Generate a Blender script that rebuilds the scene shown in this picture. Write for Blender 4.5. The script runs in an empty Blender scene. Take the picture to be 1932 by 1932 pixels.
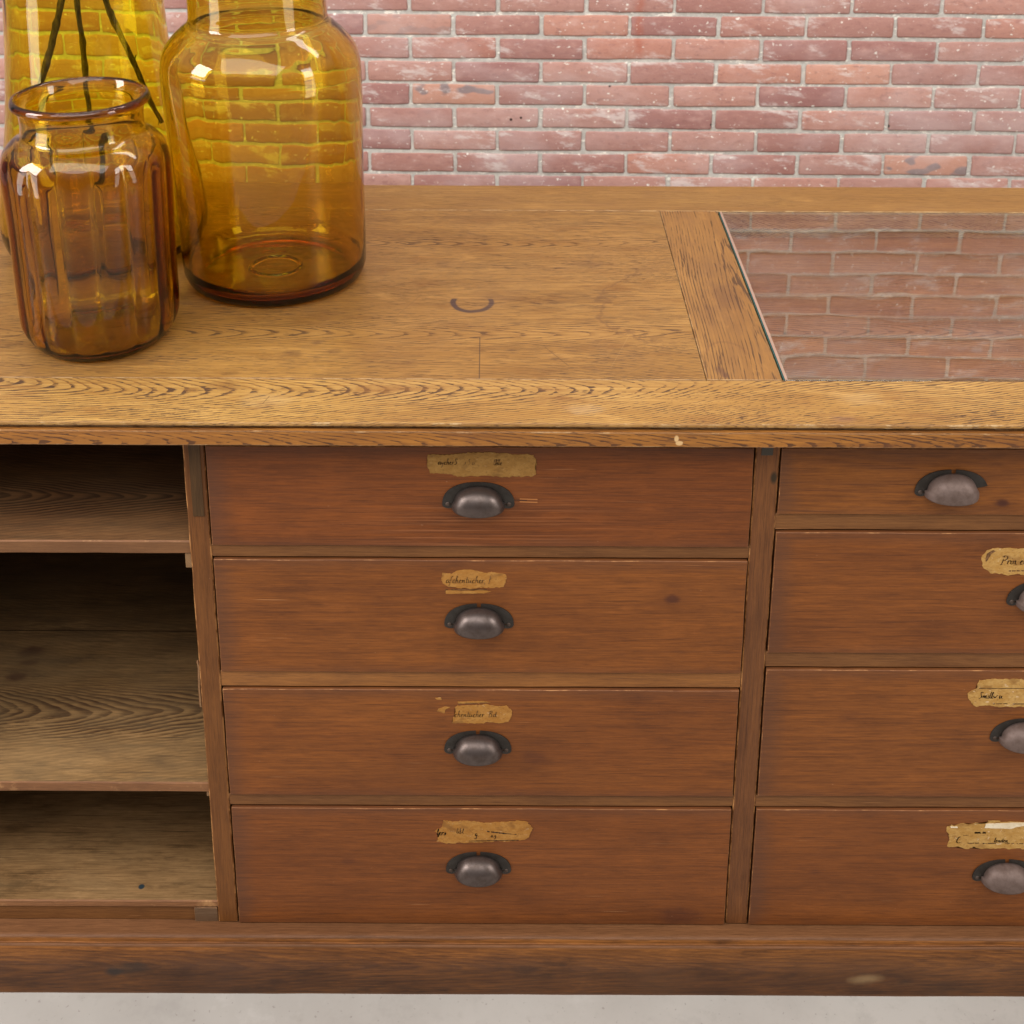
import bpy, bmesh, math, random
from math import sin, cos, pi, radians, sqrt
from mathutils import Vector, Matrix, noise as mnoise

scene = bpy.context.scene
COL = scene.collection

# ------------------------------------------------------------------ camera
H = 0.90
cd = bpy.data.cameras.new("camera")
cam = bpy.data.objects.new("camera", cd)
COL.objects.link(cam)
scene.camera = cam
pitch, yaw, roll = 0.3018, -0.00013, 0.00407
fw = Vector((sin(yaw) * cos(pitch), cos(yaw) * cos(pitch), -sin(pitch)))
rt = Vector((cos(yaw), -sin(yaw), 0))
up = rt.cross(fw)
rt2 = rt * cos(roll) + up * sin(roll)
up2 = -rt * sin(roll) + up * cos(roll)
mw = Matrix((rt2, up2, -fw)).transposed().to_4x4()
mw.translation = Vector((0.0, -1.49004, 1.74409))
cam.matrix_world = mw
cd.sensor_width = 36
cd.lens = 2586.87 / 1932 * 36
cd.shift_y = -(966 - 211) / 1932
cd.clip_start = 0.05
cd.clip_end = 100
cd.dof.use_dof = True
cd.dof.focus_distance = 1.78
cd.dof.aperture_fstop = 13

# ------------------------------------------------------------------ light
world = bpy.data.worlds.new("World")
scene.world = world
world.use_nodes = True
bgn = world.node_tree.nodes["Background"]
# bright white ceiling overhead, duller room towards the horizon and below
_t = world.node_tree
_tc = _t.nodes.new("ShaderNodeTexCoord")
_sp = _t.nodes.new("ShaderNodeSeparateXYZ")
_rp = _t.nodes.new("ShaderNodeValToRGB")
_t.links.new(_tc.outputs["Generated"], _sp.inputs[0])
_t.links.new(_sp.outputs[2], _rp.inputs[0])
_t.links.new(_rp.outputs[0], bgn.inputs[0])
_e = _rp.color_ramp.elements
_e[0].position, _e[0].color = 0.0, (0.20, 0.185, 0.17, 1)
_e[1].position, _e[1].color = 0.75, (1.0, 0.985, 0.98, 1)
_q = _e.new(0.18); _q.color = (0.26, 0.245, 0.235, 1)
_q = _e.new(0.42); _q.color = (0.85, 0.83, 0.82, 1)
bgn.inputs[1].default_value = 0.60


def area(name, loc, target, sx, sy, power, color):
    l = bpy.data.lights.new(name, 'AREA')
    l.shape = 'RECTANGLE'
    l.size, l.size_y = sx, sy
    l.energy = power
    l.color = color
    o = bpy.data.objects.new(name, l)
    COL.objects.link(o)
    o.location = loc
    d = Vector(target) - Vector(loc)
    o.rotation_euler = d.to_track_quat('-Z', 'Y').to_euler()
    return o


# windows on both sides of the room; added dim panels below imitate white-wall bounce
area("window_light_left", (-2.7, -0.75, 2.3), (-0.2, 0.3, 1.0), 0.9, 1.2, 58, (1.0, 0.98, 0.96))
area("wall_bounce_left", (-2.75, -0.85, 0.95), (-0.2, 0.3, 0.9), 0.9, 1.3, 17, (1.0, 0.97, 0.94))
area("window_light_right", (2.6, -1.0, 2.35), (0.1, 0.5, 1.0), 0.9, 1.2, 34, (1.0, 0.97, 0.93))
area("wall_bounce_right", (2.65, -1.1, 1.0), (0.1, 0.5, 0.9), 0.9, 1.3, 11, (1.0, 0.96, 0.92))
area("ceiling_light", (-0.3, -1.6, 3.2), (0.0, 0.4, 0.6), 3.4, 1.6, 62, (1.0, 0.975, 0.95))
area("added_wall_fill", (0.3, 0.75, 3.15), (0.3, 1.8, 1.1), 3.4, 0.4, 34, (1.0, 0.98, 0.97))  # added fill without a visible source, brightens the brick wall

scene.view_settings.view_transform = 'Standard'
scene.view_settings.look = 'None'
scene.view_settings.exposure = 0.0
scene.view_settings.gamma = 1.0
scene.view_settings.use_curve_mapping = False
cy = scene.cycles
cy.max_bounces = 20
cy.transmission_bounces = 20
cy.glossy_bounces = 8
cy.diffuse_bounces = 5
cy.transparent_max_bounces = 16
cy.caustics_refractive = True
cy.caustics_reflective = False
cy.blur_glossy = 1.0
cy.sample_clamp_indirect = 6.0
cy.use_denoising = True


# ------------------------------------------------------------------ node DSL
class NB:
    """small builder for procedural materials"""

    def __init__(self, name):
        self.mat = bpy.data.materials.new(name)
        self.mat.use_nodes = True
        self.t = self.mat.node_tree
        self.t.nodes.clear()
        self.out = self.t.nodes.new("ShaderNodeOutputMaterial")
        tc = self.t.nodes.new("ShaderNodeTexCoord")
        self.obj = tc.outputs["Object"]
        sp = self.t.nodes.new("ShaderNodeSeparateXYZ")
        self.t.links.new(self.obj, sp.inputs[0])
        self.x, self.y, self.z = [N(self, s) for s in sp.outputs]

    def put(self, inp, v):
        if isinstance(v, N):
            self.t.links.new(v.s, inp)
        elif hasattr(v, 'node'):
            self.t.links.new(v, inp)
        else:
            inp.default_value = v

    def m(self, op, a, b=None, c=None, clamp=False):
        n = self.t.nodes.new("ShaderNodeMath")
        n.operation = op
        n.use_clamp = clamp
        self.put(n.inputs[0], a)
        if b is not None:
            self.put(n.inputs[1], b)
        if c is not None:
            self.put(n.inputs[2], c)
        return N(self, n.outputs[0])

    def vec(self, a, b, c=0.0):
        n = self.t.nodes.new("ShaderNodeCombineXYZ")
        for i, v in enumerate((a, b, c)):
            self.put(n.inputs[i], v)
        return n.outputs[0]

    def noise(self, v, detail=2.0, rough=0.5, dist=0.0, scale=1.0):
        n = self.t.nodes.new("ShaderNodeTexNoise")
        self.put(n.inputs["Vector"], v)
        n.inputs["Scale"].default_value = scale
        n.inputs["Detail"].default_value = detail
        n.inputs["Roughness"].default_value = rough
        n.inputs["Distortion"].default_value = dist
        return N(self, n.outputs[0])

    def voro(self, v, scale=1.0, feature='F1'):
        n = self.t.nodes.new("ShaderNodeTexVoronoi")
        n.feature = feature
        self.put(n.inputs["Vector"], v)
        n.inputs["Scale"].default_value = scale
        return N(self, n.outputs["Distance"]), n.outputs.get("Color")

    def ss(self, v, lo, hi):
        n = self.t.nodes.new("ShaderNodeMapRange")
        n.interpolation_type = 'SMOOTHSTEP'
        self.put(n.inputs[0], v)
        self.put(n.inputs[1], lo)
        self.put(n.inputs[2], hi)
        return N(self, n.outputs[0])

    def mix(self, f, a, b, mode='MIX'):
        n = self.t.nodes.new("ShaderNodeMix")
        n.data_type = 'RGBA'
        n.blend_type = mode
        n.clamp_factor = True
        self.put(n.inputs[0], f)
        for i, v in ((6, a), (7, b)):
            if isinstance(v, tuple):
                v = (v[0], v[1], v[2], 1.0)
            self.put(n.inputs[i], v)
        return n.outputs[2]

    def attr(self, name):
        n = self.t.nodes.new("ShaderNodeAttribute")
        n.attribute_name = name
        return n

    def bsdf(self, color, rough=0.5, bump=None, bstr=0.3, bdist=0.001, metallic=0.0, spec=0.5, coat=0.0):
        p = self.t.nodes.new("ShaderNodeBsdfPrincipled")
        if isinstance(color, tuple):
            color = (color[0], color[1], color[2], 1.0)
        self.put(p.inputs["Base Color"], color)
        self.put(p.inputs["Roughness"], rough)
        self.put(p.inputs["Metallic"], metallic)
        p.inputs["Specular IOR Level"].default_value = spec
        p.inputs["Coat Weight"].default_value = coat
        p.inputs["Coat Roughness"].default_value = 0.25
        if bump is not None:
            b = self.t.nodes.new("ShaderNodeBump")
            b.inputs["Strength"].default_value = bstr
            b.inputs["Distance"].default_value = bdist
            self.put(b.inputs["Height"], bump)
            self.t.links.new(b.outputs[0], p.inputs["Normal"])
        self.t.links.new(p.outputs[0], self.out.inputs[0])
        return self.mat


class N:
    def __init__(self, b, s):
        self.b, self.s = b, s

    def __add__(self, o): return self.b.m('ADD', self, o)
    __radd__ = __add__
    def __sub__(self, o): return self.b.m('SUBTRACT', self, o)
    def __rsub__(self, o): return self.b.m('SUBTRACT', o, self)
    def __mul__(self, o): return self.b.m('MULTIPLY', self, o)
    __rmul__ = __mul__
    def __truediv__(self, o): return self.b.m('DIVIDE', self, o)
    def sq(self): return self.b.m('MULTIPLY', self, self)
    def abs(self): return self.b.m('ABSOLUTE', self)
    def sqrt(self): return self.b.m('SQRT', self)
    def fract(self): return self.b.m('FRACT', self)
    def max(self, o): return self.b.m('MAXIMUM', self, o)
    def min(self, o): return self.b.m('MINIMUM', self, o)
    def sin(self): return self.b.m('SINE', self)


def uvw(b, grain):
    if grain == 'top':      # along x, lying flat
        return b.x, b.y + b.z * 0.9, b.z
    if grain == 'front':    # along x, standing
        return b.x, b.z + b.y * 0.9, b.y
    if grain == 'post':     # along z
        return b.z, b.x + b.y * 0.9, b.y
    if grain == 'cross':    # along y
        return b.y, b.x + b.z * 0.9, b.z


def disc(b, p, q, cp, cq, r, soft, ar=1.0):
    """1 inside a soft disc, 0 outside"""
    d = ((p - cp).sq() + ((q - cq) * ar).sq()).sqrt()
    return 1.0 - b.ss(d, r - soft, r + soft)


def capsule(b, p, q, p0, q0, p1, q1, w):
    """thin straight scratch"""
    dx, dy = p1 - p0, q1 - q0
    L2 = dx * dx + dy * dy
    t = b.m('ADD', (p - p0) * (dx / L2), (q - q0) * (dy / L2), clamp=True)
    d = ((p - p0 - t * dx).sq() + (q - q0 - t * dy).sq()).sqrt()
    return 1.0 - b.ss(d, w * 0.4, w)


def rings(b, u, v, vc, a, bb, per, seed, wob=0.012, vwob=0.006, wander=()):
    """cathedral grain field: parabolic near the heart, straight far from it"""
    n1 = b.noise(b.vec(u * 3.0 + seed, v * 9.0, seed * 1.7), 2.0)
    n2 = b.noise(b.vec(u * 14.0, v * 40.0, seed * 0.7 + 3), 2.0)
    n3 = b.noise(b.vec(u * 2.2 + seed * 2.1, seed, 0.0), 1.0)
    for (u0, u1, sh) in wander:
        vc = b.ss(u, u0, u1) * sh + vc
    vv = v - vc + (n3 - 0.5) * (vwob * 6) + (n1 - 0.5) * vwob * 2
    c = bb / per
    g = ((vv * (1.0 / bb)).sq() + 1.0).sqrt() * c
    return (u + (n1 - 0.5) * wob * 9 + (n2 - 0.5) * wob * 2.5) * (1.0 / a) + g, vv


def oak(name, grain='top', seed=0.0, hearts=((0.05, 0.0),), a=0.013, bb=0.010, per=0.003,
        mid=(0.32, 0.168, 0.060), light=(0.44, 0.25, 0.102), dark=(0.205, 0.098, 0.034),
        pore=(0.085, 0.043, 0.022), pore_amt=0.75, ring_amt=0.35, rough=0.42, marks=None, wear=0.0,
        wear_col=(0.5, 0.33, 0.17), spec=0.5, long=28.0, bstr=0.25, wander=(), mott=0.75):
    b = NB(name)
    u, v, w = uvw(b, grain)
    vc = hearts[0][0]
    if len(hearts) > 1:
        acc = None
        vc = hearts[0][0]
        for h, start in hearts[1:]:
            step = b.m('GREATER_THAN', v, start)
            vc = step * (h - hearts[0][0]) + vc if acc is None else acc
    F, vv = rings(b, u, v, vc, a, bb, per, seed, wander=wander)
    fr = F.fract()
    early = (1.0 - b.ss(fr, 0.12, 0.5)) * b.ss(fr, 0.0, 0.06)
    tone = b.noise(b.vec(u * 2.3 + seed, v * 7.0, seed), 3.0)
    streak = b.noise(b.vec(u * 5.0 + seed, v * 230.0, seed), 3.0, 0.6)
    fine = b.noise(b.vec(u * 30.0, v * 900.0, seed + 4), 2.0, 0.6)
    # pores: short dashes lying along the early wood
    po = b.noise(b.vec(u * long + F * 0.35, v * 330.0, F * 1.3 + seed), 2.0, 0.6)
    po2 = b.noise(b.vec(u * 70.0, v * 1500.0, seed + 9), 1.0, 0.5)
    density = b.noise(b.vec(u * 4.0 + seed, v * 22.0, seed + 2), 2.0)
    thr = 0.635 - early * 0.21 - (density - 0.5) * 0.50
    pores = b.ss(po - thr, 0.0, 0.09)
    small = b.ss(po2, 0.60, 0.74) * 0.35
    c = b.mix(b.ss(tone, 0.3, 0.7), mid, light)
    c = b.mix(b.ss(streak, 0.38, 0.75) * 0.5, c, dark)
    c = b.mix((1.0 - b.ss(streak, 0.25, 0.5)) * 0.4, c, tuple(min(1, q * 1.35) for q in light))
    rf = b.noise(b.vec(u * 2.6 + seed, v * 12.0, seed + 11), 2.0)
    c = b.mix(early * ring_amt * b.ss(rf, 0.3, 0.65), c, dark)
    c = b.mix((fine - 0.35) * 0.35, c, dark)
    c = b.mix((pores * pore_amt).max(small * pore_amt), c, pore)
    big = b.noise(b.vec(b.x * 3.1 + seed, b.y * 5.0, b.z * 5.0), 4.0, 0.65)
    c = b.mix(b.ss(big, 0.55, 0.8) * 0.35, c, dark)
    mt = b.noise(b.vec(u * 9.0 + seed * 2, v * 26.0, seed + 3), 6.0, 0.7)
    c = b.mix(b.ss(mt, 0.5, 0.72) * mott, c, tuple(q * 1.15 for q in dark))
    c = b.mix((1.0 - b.ss(mt, 0.28, 0.46)) * mott * 0.7, c, tuple(min(1, q * 1.3) for q in light))
    if marks:
        c = marks(b, c)
    if wear:
        wn = b.noise(b.vec(b.x * 35.0 + seed, b.y * 60.0, b.z * 35.0), 4.0, 0.65)
        c = b.mix(b.ss(wn, 0.62 - wear * 0.35, 0.72 - wear * 0.25) * 0.85, c, wear_col)
    r = (1.0 - tone) * 0.25 + (rough - 0.1) + pores * 0.2
    return b.bsdf(c, r, (1.0 - pores) * 1.0 + streak * 0.3, bstr, 0.0006, spec=spec * 0.6)


def pine(name, grain='front', seed=0.0, vc=0.3, a=0.03, bb=0.014, per=0.004,
         mid=(0.199, 0.067, 0.018), light=(0.257, 0.092, 0.025), dark=(0.100, 0.032, 0.011), late=(0.10, 0.036, 0.018),
         ring_amt=0.12, ring_w=0.35, knots=(), marks=None, wear=0.0, wear_col=(0.42, 0.19, 0.075), rough=0.45,
         blotch=0.5, spec=0.5, scratches=0.8, mott=0.7, dust=0.0, dust_col=(0.26, 0.168, 0.08)):
    b = NB(name)
    u, v, w = uvw(b, grain)
    F, vv = rings(b, u, v, vc, a, bb, per, seed, wob=0.02, vwob=0.008)
    fr = F.fract()
    ring = b.ss(fr, 0.15, 0.75) * (1.0 - b.ss(fr, 0.86, 0.98))
    tone = b.noise(b.vec(u * 2.0 + seed, v * 9.0, seed), 3.0, 0.55)
    st = b.noise(b.vec(u * 3.0 + seed, v * 140.0, seed), 4.0, 0.65)
    fine = b.noise(b.vec(u * 26.0 + seed, v * 460.0, seed + 5), 3.0, 0.75)
    cloud = b.noise(b.vec(u * 5.0 + seed * 3, v * 11.0, seed), 4.0, 0.6)
    amp = b.noise(b.vec(u * 1.5 + seed, v * 14.0, seed + 8), 2.0)
    c = b.mix(b.ss(tone, 0.3, 0.72), mid, light)
    near = 1.0 - b.ss(vv.abs(), bb * 1.6, bb * 4.5) * 0.75
    c = b.mix(ring * near * ring_w / 0.35 * ring_amt * (amp * 1.6 + 0.2), c, late)
    c = b.mix(b.ss(st, 0.42, 0.78) * 0.5, c, dark)
    c = b.mix((1.0 - b.ss(st, 0.2, 0.46)) * 0.4, c, tuple(q * 1.3 for q in light))
    c = b.mix(b.ss(cloud, 0.5, 0.8) * blotch, c, dark)
    c = b.mix(b.ss(fine, 0.45, 0.68) * 0.5, c, dark)
    c = b.mix((1.0 - b.ss(fine, 0.3, 0.46)) * 0.35, c, tuple(min(1, q * 1.3) for q in light))
    mt = b.noise(b.vec(u * 8.0 + seed * 2, v * 30.0, seed + 3), 6.0, 0.72)
    c = b.mix(b.ss(mt, 0.48, 0.72) * 0.75 * mott, c, tuple(q * 0.9 for q in dark))
    c = b.mix((1.0 - b.ss(mt, 0.28, 0.47)) * 0.6 * mott, c, tuple(min(1, q * 1.28) for q in light))
    gl = b.noise(b.vec(u * 9.0 + seed, v * 400.0, seed + 12), 4.0, 0.7)
    c = b.mix(b.ss(gl, 0.53, 0.64) * 0.75 * mott * (amp + 0.3), c, tuple(q * 0.7 for q in dark))
    lg = b.noise(b.vec(u * 1.3 + seed, v * 3.5, seed + 15), 3.0, 0.5)
    c = b.mix(b.ss(lg, 0.52, 0.72) * 0.55 * mott, c, tuple(q * 1.1 for q in dark))
    for (ku, kv, kr, ks) in knots:
        nd = (b.noise(b.vec(u * 60.0, v * 60.0, 1.0), 2.0) - 0.5) * kr * 0.8
        d = (((u - ku) * 0.65).sq() + (v - kv).sq()).sqrt() + nd
        c = b.mix((1.0 - b.ss(d, kr * 0.35, kr * 1.3)) * ks, c, (0.055, 0.018, 0.014))
        halo = (1.0 - b.ss(d, kr * 1.0, kr * 3.5)) * 0.3 * ks
        c = b.mix(halo, c, dark)
    if dust:
        dn = b.noise(b.vec(u * 7.0, v * 16.0, seed), 5.0, 0.65)
        c = b.mix(b.ss(dn, 0.35, 0.75) * dust, c, dust_col)
    # fine worn scratches running with the grain
    sc = b.noise(b.vec(u * 11.0 + seed, v * 520.0, seed + 1), 1.0, 0.5)
    where = b.noise(b.vec(u * 5.0 + seed, v * 18.0, seed + 6), 2.0)
    sm = b.ss(sc, 0.70, 0.78) * b.ss(where, 0.5, 0.66) * scratches
    c = b.mix(sm, c, wear_col)
    sp = b.noise(b.vec(u * 130.0, v * 260.0, seed + 2), 1.0, 0.5)
    c = b.mix(b.ss(sp, 0.79, 0.83) * 0.45 * scratches, c, (0.42, 0.24, 0.13))
    if marks:
        c = marks(b, c)
    if wear:
        wn = b.noise(b.vec(b.x * 30.0 + seed, b.y * 40.0, b.z * 30.0 + seed), 4.0, 0.7)
        c = b.mix(b.ss(wn, 0.66 - wear * 0.35, 0.78 - wear * 0.25) * 0.8, c, wear_col)
    r = (cloud - 0.5) * 0.2 + rough
    return b.bsdf(c, r, st * 0.7 + fine * 0.4 + ring * 0.4, 0.22, 0.0006, spec=spec * 0.45)


# ------------------------------------------------------------------ objects
def link(name, me, mats, parent=None):
    o = bpy.data.objects.new(name, me)
    COL.objects.link(o)
    for m in (mats if isinstance(mats, (list, tuple)) else [mats]):
        me.materials.append(m)
    if parent:
        o.parent = parent
    return o


def thing(name, label, cat, loc=(0, 0, 0), group=None):
    o = bpy.data.objects.new(name, None)
    o.empty_display_size = 0.1
    COL.objects.link(o)
    o.location = loc
    o["label"] = label
    o["category"] = cat
    if group:
        o["group"] = group
    return o


def smooth(me, on=True):
    for p in me.polygons:
        p.use_smooth = on


def box_bm(x0, x1, y0, y1, z0, z1, bev=0.0015, seg=1, jit=0.0003, step=0.03, seed=0, edge_jit=None):
    """a board: subdivided along its length, bevelled on its edges (bevel faces
    take material slot 1) and slightly uneven."""
    bm = bmesh.new()
    bmesh.ops.create_cube(bm, size=1.0)
    for v in bm.verts:
        v.co = Vector((x0 + (v.co.x + .5) * (x1 - x0), y0 + (v.co.y + .5) * (y1 - y0), z0 + (v.co.z + .5) * (z1 - z0)))
    for ax, (lo, hi) in enumerate(((x0, x1), (y0, y1), (z0, z1))):
        n = int((hi - lo) / step)
        if n > 1:
            n = min(n, 60)
            for k in range(1, n):
                co = Vector((0, 0, 0)); co[ax] = lo + (hi - lo) * k / n
                no = Vector((0, 0, 0)); no[ax] = 1
                bmesh.ops.bisect_plane(bm, geom=bm.verts[:] + bm.edges[:] + bm.faces[:], plane_co=co, plane_no=no)
    bm.normal_update()
    sharp = [e for e in bm.edges if len(e.link_faces) == 2 and e.calc_face_angle(0) > 0.8]
    if bev > 0:
        bmesh.ops.bevel(bm, geom=sharp, offset=bev, segments=seg, affect='EDGES', profile=0.6, material=1, clamp_overlap=True)
    if jit > 0:
        for v in bm.verts:
            p = v.co * 22 + Vector((seed, seed * 2, 0))
            v.co += mnoise.noise_vector(p) * jit + mnoise.noise_vector(p * 4) * jit * 0.5
    return bm


def finish(name, bm, mats, parent=None, sm=False):
    me = bpy.data.meshes.new(name)
    bm.normal_update()
    bm.to_mesh(me)
    bm.free()
    if sm:
        smooth(me)
    return link(name, me, mats, parent)


def board(name, dims, mats, parent, **k):
    return finish(name, box_bm(*dims, **k), mats, parent)


# ------------------------------------------------------------------ floor
def floor_mat():
    b = NB("concrete")
    n = b.noise(b.vec(b.x * 3, b.y * 3, 0.0), 6.0, 0.6)
    n2 = b.noise(b.vec(b.x * 40, b.y * 40, 0.0), 4.0, 0.6)
    c = b.mix(b.ss(n, 0.3, 0.7), (0.385, 0.355, 0.322), (0.455, 0.425, 0.388))
    c = b.mix(b.ss(n2, 0.55, 0.75) * 0.35, c, (0.34, 0.31, 0.275))
    st = b.noise(b.vec(b.x * 9, b.y * 9, 4.0), 5.0, 0.7)
    c = b.mix(b.ss(st, 0.52, 0.68) * 0.35, c, (0.30, 0.275, 0.25))
    c = b.mix((1.0 - b.ss(st, 0.3, 0.44)) * 0.3, c, (0.55, 0.52, 0.48))
    s = b.noise(b.vec(b.x * 150, b.y * 150, 0.0), 2.0)
    c = b.mix(b.ss(s, 0.66, 0.74) * 0.5, c, (0.22, 0.19, 0.17))
    return b.bsdf(c, 0.55, n2, 0.1, 0.001)


bm = bmesh.new()
bmesh.ops.create_grid(bm, x_segments=8, y_segments=8, size=6)
fl = finish("floor", bm, floor_mat())
fl["kind"] = "structure"

# ------------------------------------------------------------------ brick wall
random.seed(11)
WY, WS = 1.80, -0.011     # wall plane y = WY + WS*x
PITCH, COURSE = 0.2172, 0.0599
Z0 = 0.9737               # height of one bed joint
X0 = 0.506                # x of one head joint in the course below that bed


def speck(b, c, amt=1.0):
    """old lime and paint spots"""
    p = b.vec(b.x * 1.0, b.z * 1.25, 0.0)
    d, _ = b.voro(p, 26.0)
    n = b.noise(b.vec(b.x * 9, b.z * 9, 2.0), 2.0)
    nn = b.noise(b.vec(b.x * 210, b.z * 210, 0.0), 2.0)
    m1 = 1.0 - b.ss(d + (nn - 0.5) * 0.16, 0.05, 0.11)
    m1 = m1 * b.ss(n, 0.44, 0.52)
    d2, _ = b.voro(b.vec(b.x + 3.1, b.z * 1.1, 0.0), 60.0)
    m1 = m1.max((1.0 - b.ss(d2 + (nn - 0.5) * 0.2, 0.05, 0.12)) * b.ss(n, 0.56, 0.62) * 0.8)
    n2 = b.noise(b.vec(b.x * 55, b.z * 95, 4.0), 3.0, 0.7)
    n3 = b.noise(b.vec(b.x * 5, b.z * 9, 7.0), 2.0)
    m2 = b.ss(n2, 0.635, 0.68) * b.ss(n3, 0.40, 0.54)
    return b.mix((m1.max(m2)) * amt, c, (0.84, 0.80, 0.72))


def brick_mat():
    b = NB("brick")
    at = b.attr("tint")
    sp = b.t.nodes.new("ShaderNodeSeparateColor")
    b.t.links.new(at.outputs["Color"], sp.inputs[0])
    hue, val, patch = [N(b, s) for s in sp.outputs[:3]]
    n = b.noise(b.vec(b.x * 16, b.z * 30, hue * 7), 4.0, 0.6)
    fine = b.noise(b.vec(b.x * 170, b.z * 230, 0.0), 3.0, 0.7)
    c = b.mix(b.ss(hue, 0.15, 0.72), (0.40, 0.196, 0.162), (0.48, 0.213, 0.156))
    c = b.mix(b.ss(hue, 0.80, 0.97), c, (0.62, 0.29, 0.19))
    c = b.mix((val - 0.4) * 0.95, c, (0.31, 0.15, 0.145))
    c = b.mix((0.35 - val) * 1.2, c, (0.56, 0.33, 0.27))
    sd = b.noise(b.vec(b.x * 40, b.z * 75, hue * 9), 5.0, 0.75)
    c = b.mix(b.ss(sd, 0.52, 0.66) * 0.5, c, (0.28, 0.13, 0.115))
    c = b.mix((1.0 - b.ss(sd, 0.30, 0.44)) * 0.45, c, (0.60, 0.38, 0.31))
    c = b.mix(b.ss(n, 0.5, 0.8) * 0.5, c, (0.64, 0.40, 0.34))
    c = b.mix(b.ss(fine, 0.5, 0.8) * 0.3, c, (0.32, 0.15, 0.13))
    # kiln burnt patches on a few bricks
    pn = b.noise(b.vec(b.x * 19, b.z * 34, 5.0), 1.0, 0.3)
    pm = b.ss(pn, 0.52, 0.60) * patch
    c = b.mix(pm * 0.75, c, (0.22, 0.195, 0.20))
    c = b.mix(patch * (1.0 - pm) * 0.5, c, (0.62, 0.32, 0.21))
    # chalky wash in broad clouds
    wn = b.noise(b.vec(b.x * 3.2, b.z * 5.5, 1.5), 4.0, 0.6)
    c = b.mix(b.ss(wn, 0.42, 0.75) * 0.4, c, (0.70, 0.57, 0.55))
    # rusty run
    rr = 1.0 - b.ss((b.x - 0.312 + (n - 0.5) * 0.03).abs(), 0.0, 0.016)
    rz = b.ss(b.z, 0.84, 0.90)
    c = b.mix(rr * rz * 0.5, c, (0.42, 0.11, 0.06))
    # small drilled holes
    for (hx, hz, hr) in ((-0.003, 0.7, 0.0035), (0.022, 0.705, 0.003), (0.243, 0.79, 0.003), (0.945, 0.69, 0.0035), (0.50, 0.69, 0.0025)):
        c = b.mix(disc(b, b.x, b.z, hx, hz, hr, 0.001), c, (0.03, 0.015, 0.012))
    sm = b.noise(b.vec(b.x * 7 + b.z * 5, b.z * 16, 11.0), 5.0, 0.72)
    c = b.mix(b.ss(sm, 0.54, 0.66) * 0.6, c, (0.74, 0.66, 0.62))
    c = speck(b, c, 0.9)
    return b.bsdf(c, 0.85, fine + n + sd, 0.6, 0.0014, spec=0.3)


def mortar_mat():
    b = NB("mortar")
    n = b.noise(b.vec(b.x * 60, b.z * 60, 0.0), 4.0, 0.7)
    m = b.noise(b.vec(b.x * 6, b.z * 12, 3.0), 3.0)
    c = b.mix(b.ss(n, 0.3, 0.75), (0.43, 0.405, 0.365), (0.60, 0.57, 0.515))
    c = b.mix(b.ss(m, 0.5, 0.75) * 0.5, c, (0.74, 0.70, 0.62))
    ln = b.noise(b.vec(b.x * 22, b.z * 60, 8.0), 4.0, 0.7)
    c = b.mix(b.ss(ln, 0.57, 0.63) * 0.85, c, (0.86, 0.82, 0.72))
    c = speck(b, c, 1.0)
    return b.bsdf(c, 0.9, n, 0.8, 0.002, spec=0.2)


wall = thing("brick_wall", "weathered red brick wall with pale mortar joints behind the wooden counter", "wall", (0, WY, 0))
bm = bmesh.new()
tint = bm.loops.layers.color.new("tint")
ZTOP = 3.2
row_lo = -int(Z0 / COURSE)
row_hi = int((ZTOP - Z0) / COURSE)
special = {}


def brick_at(x, z):
    i = math.floor((z - Z0) / COURSE)
    k = (-1 - i) % 2
    ph = X0 + 0.5 * PITCH * k
    return i, math.floor((x - ph) / PITCH)


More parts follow.
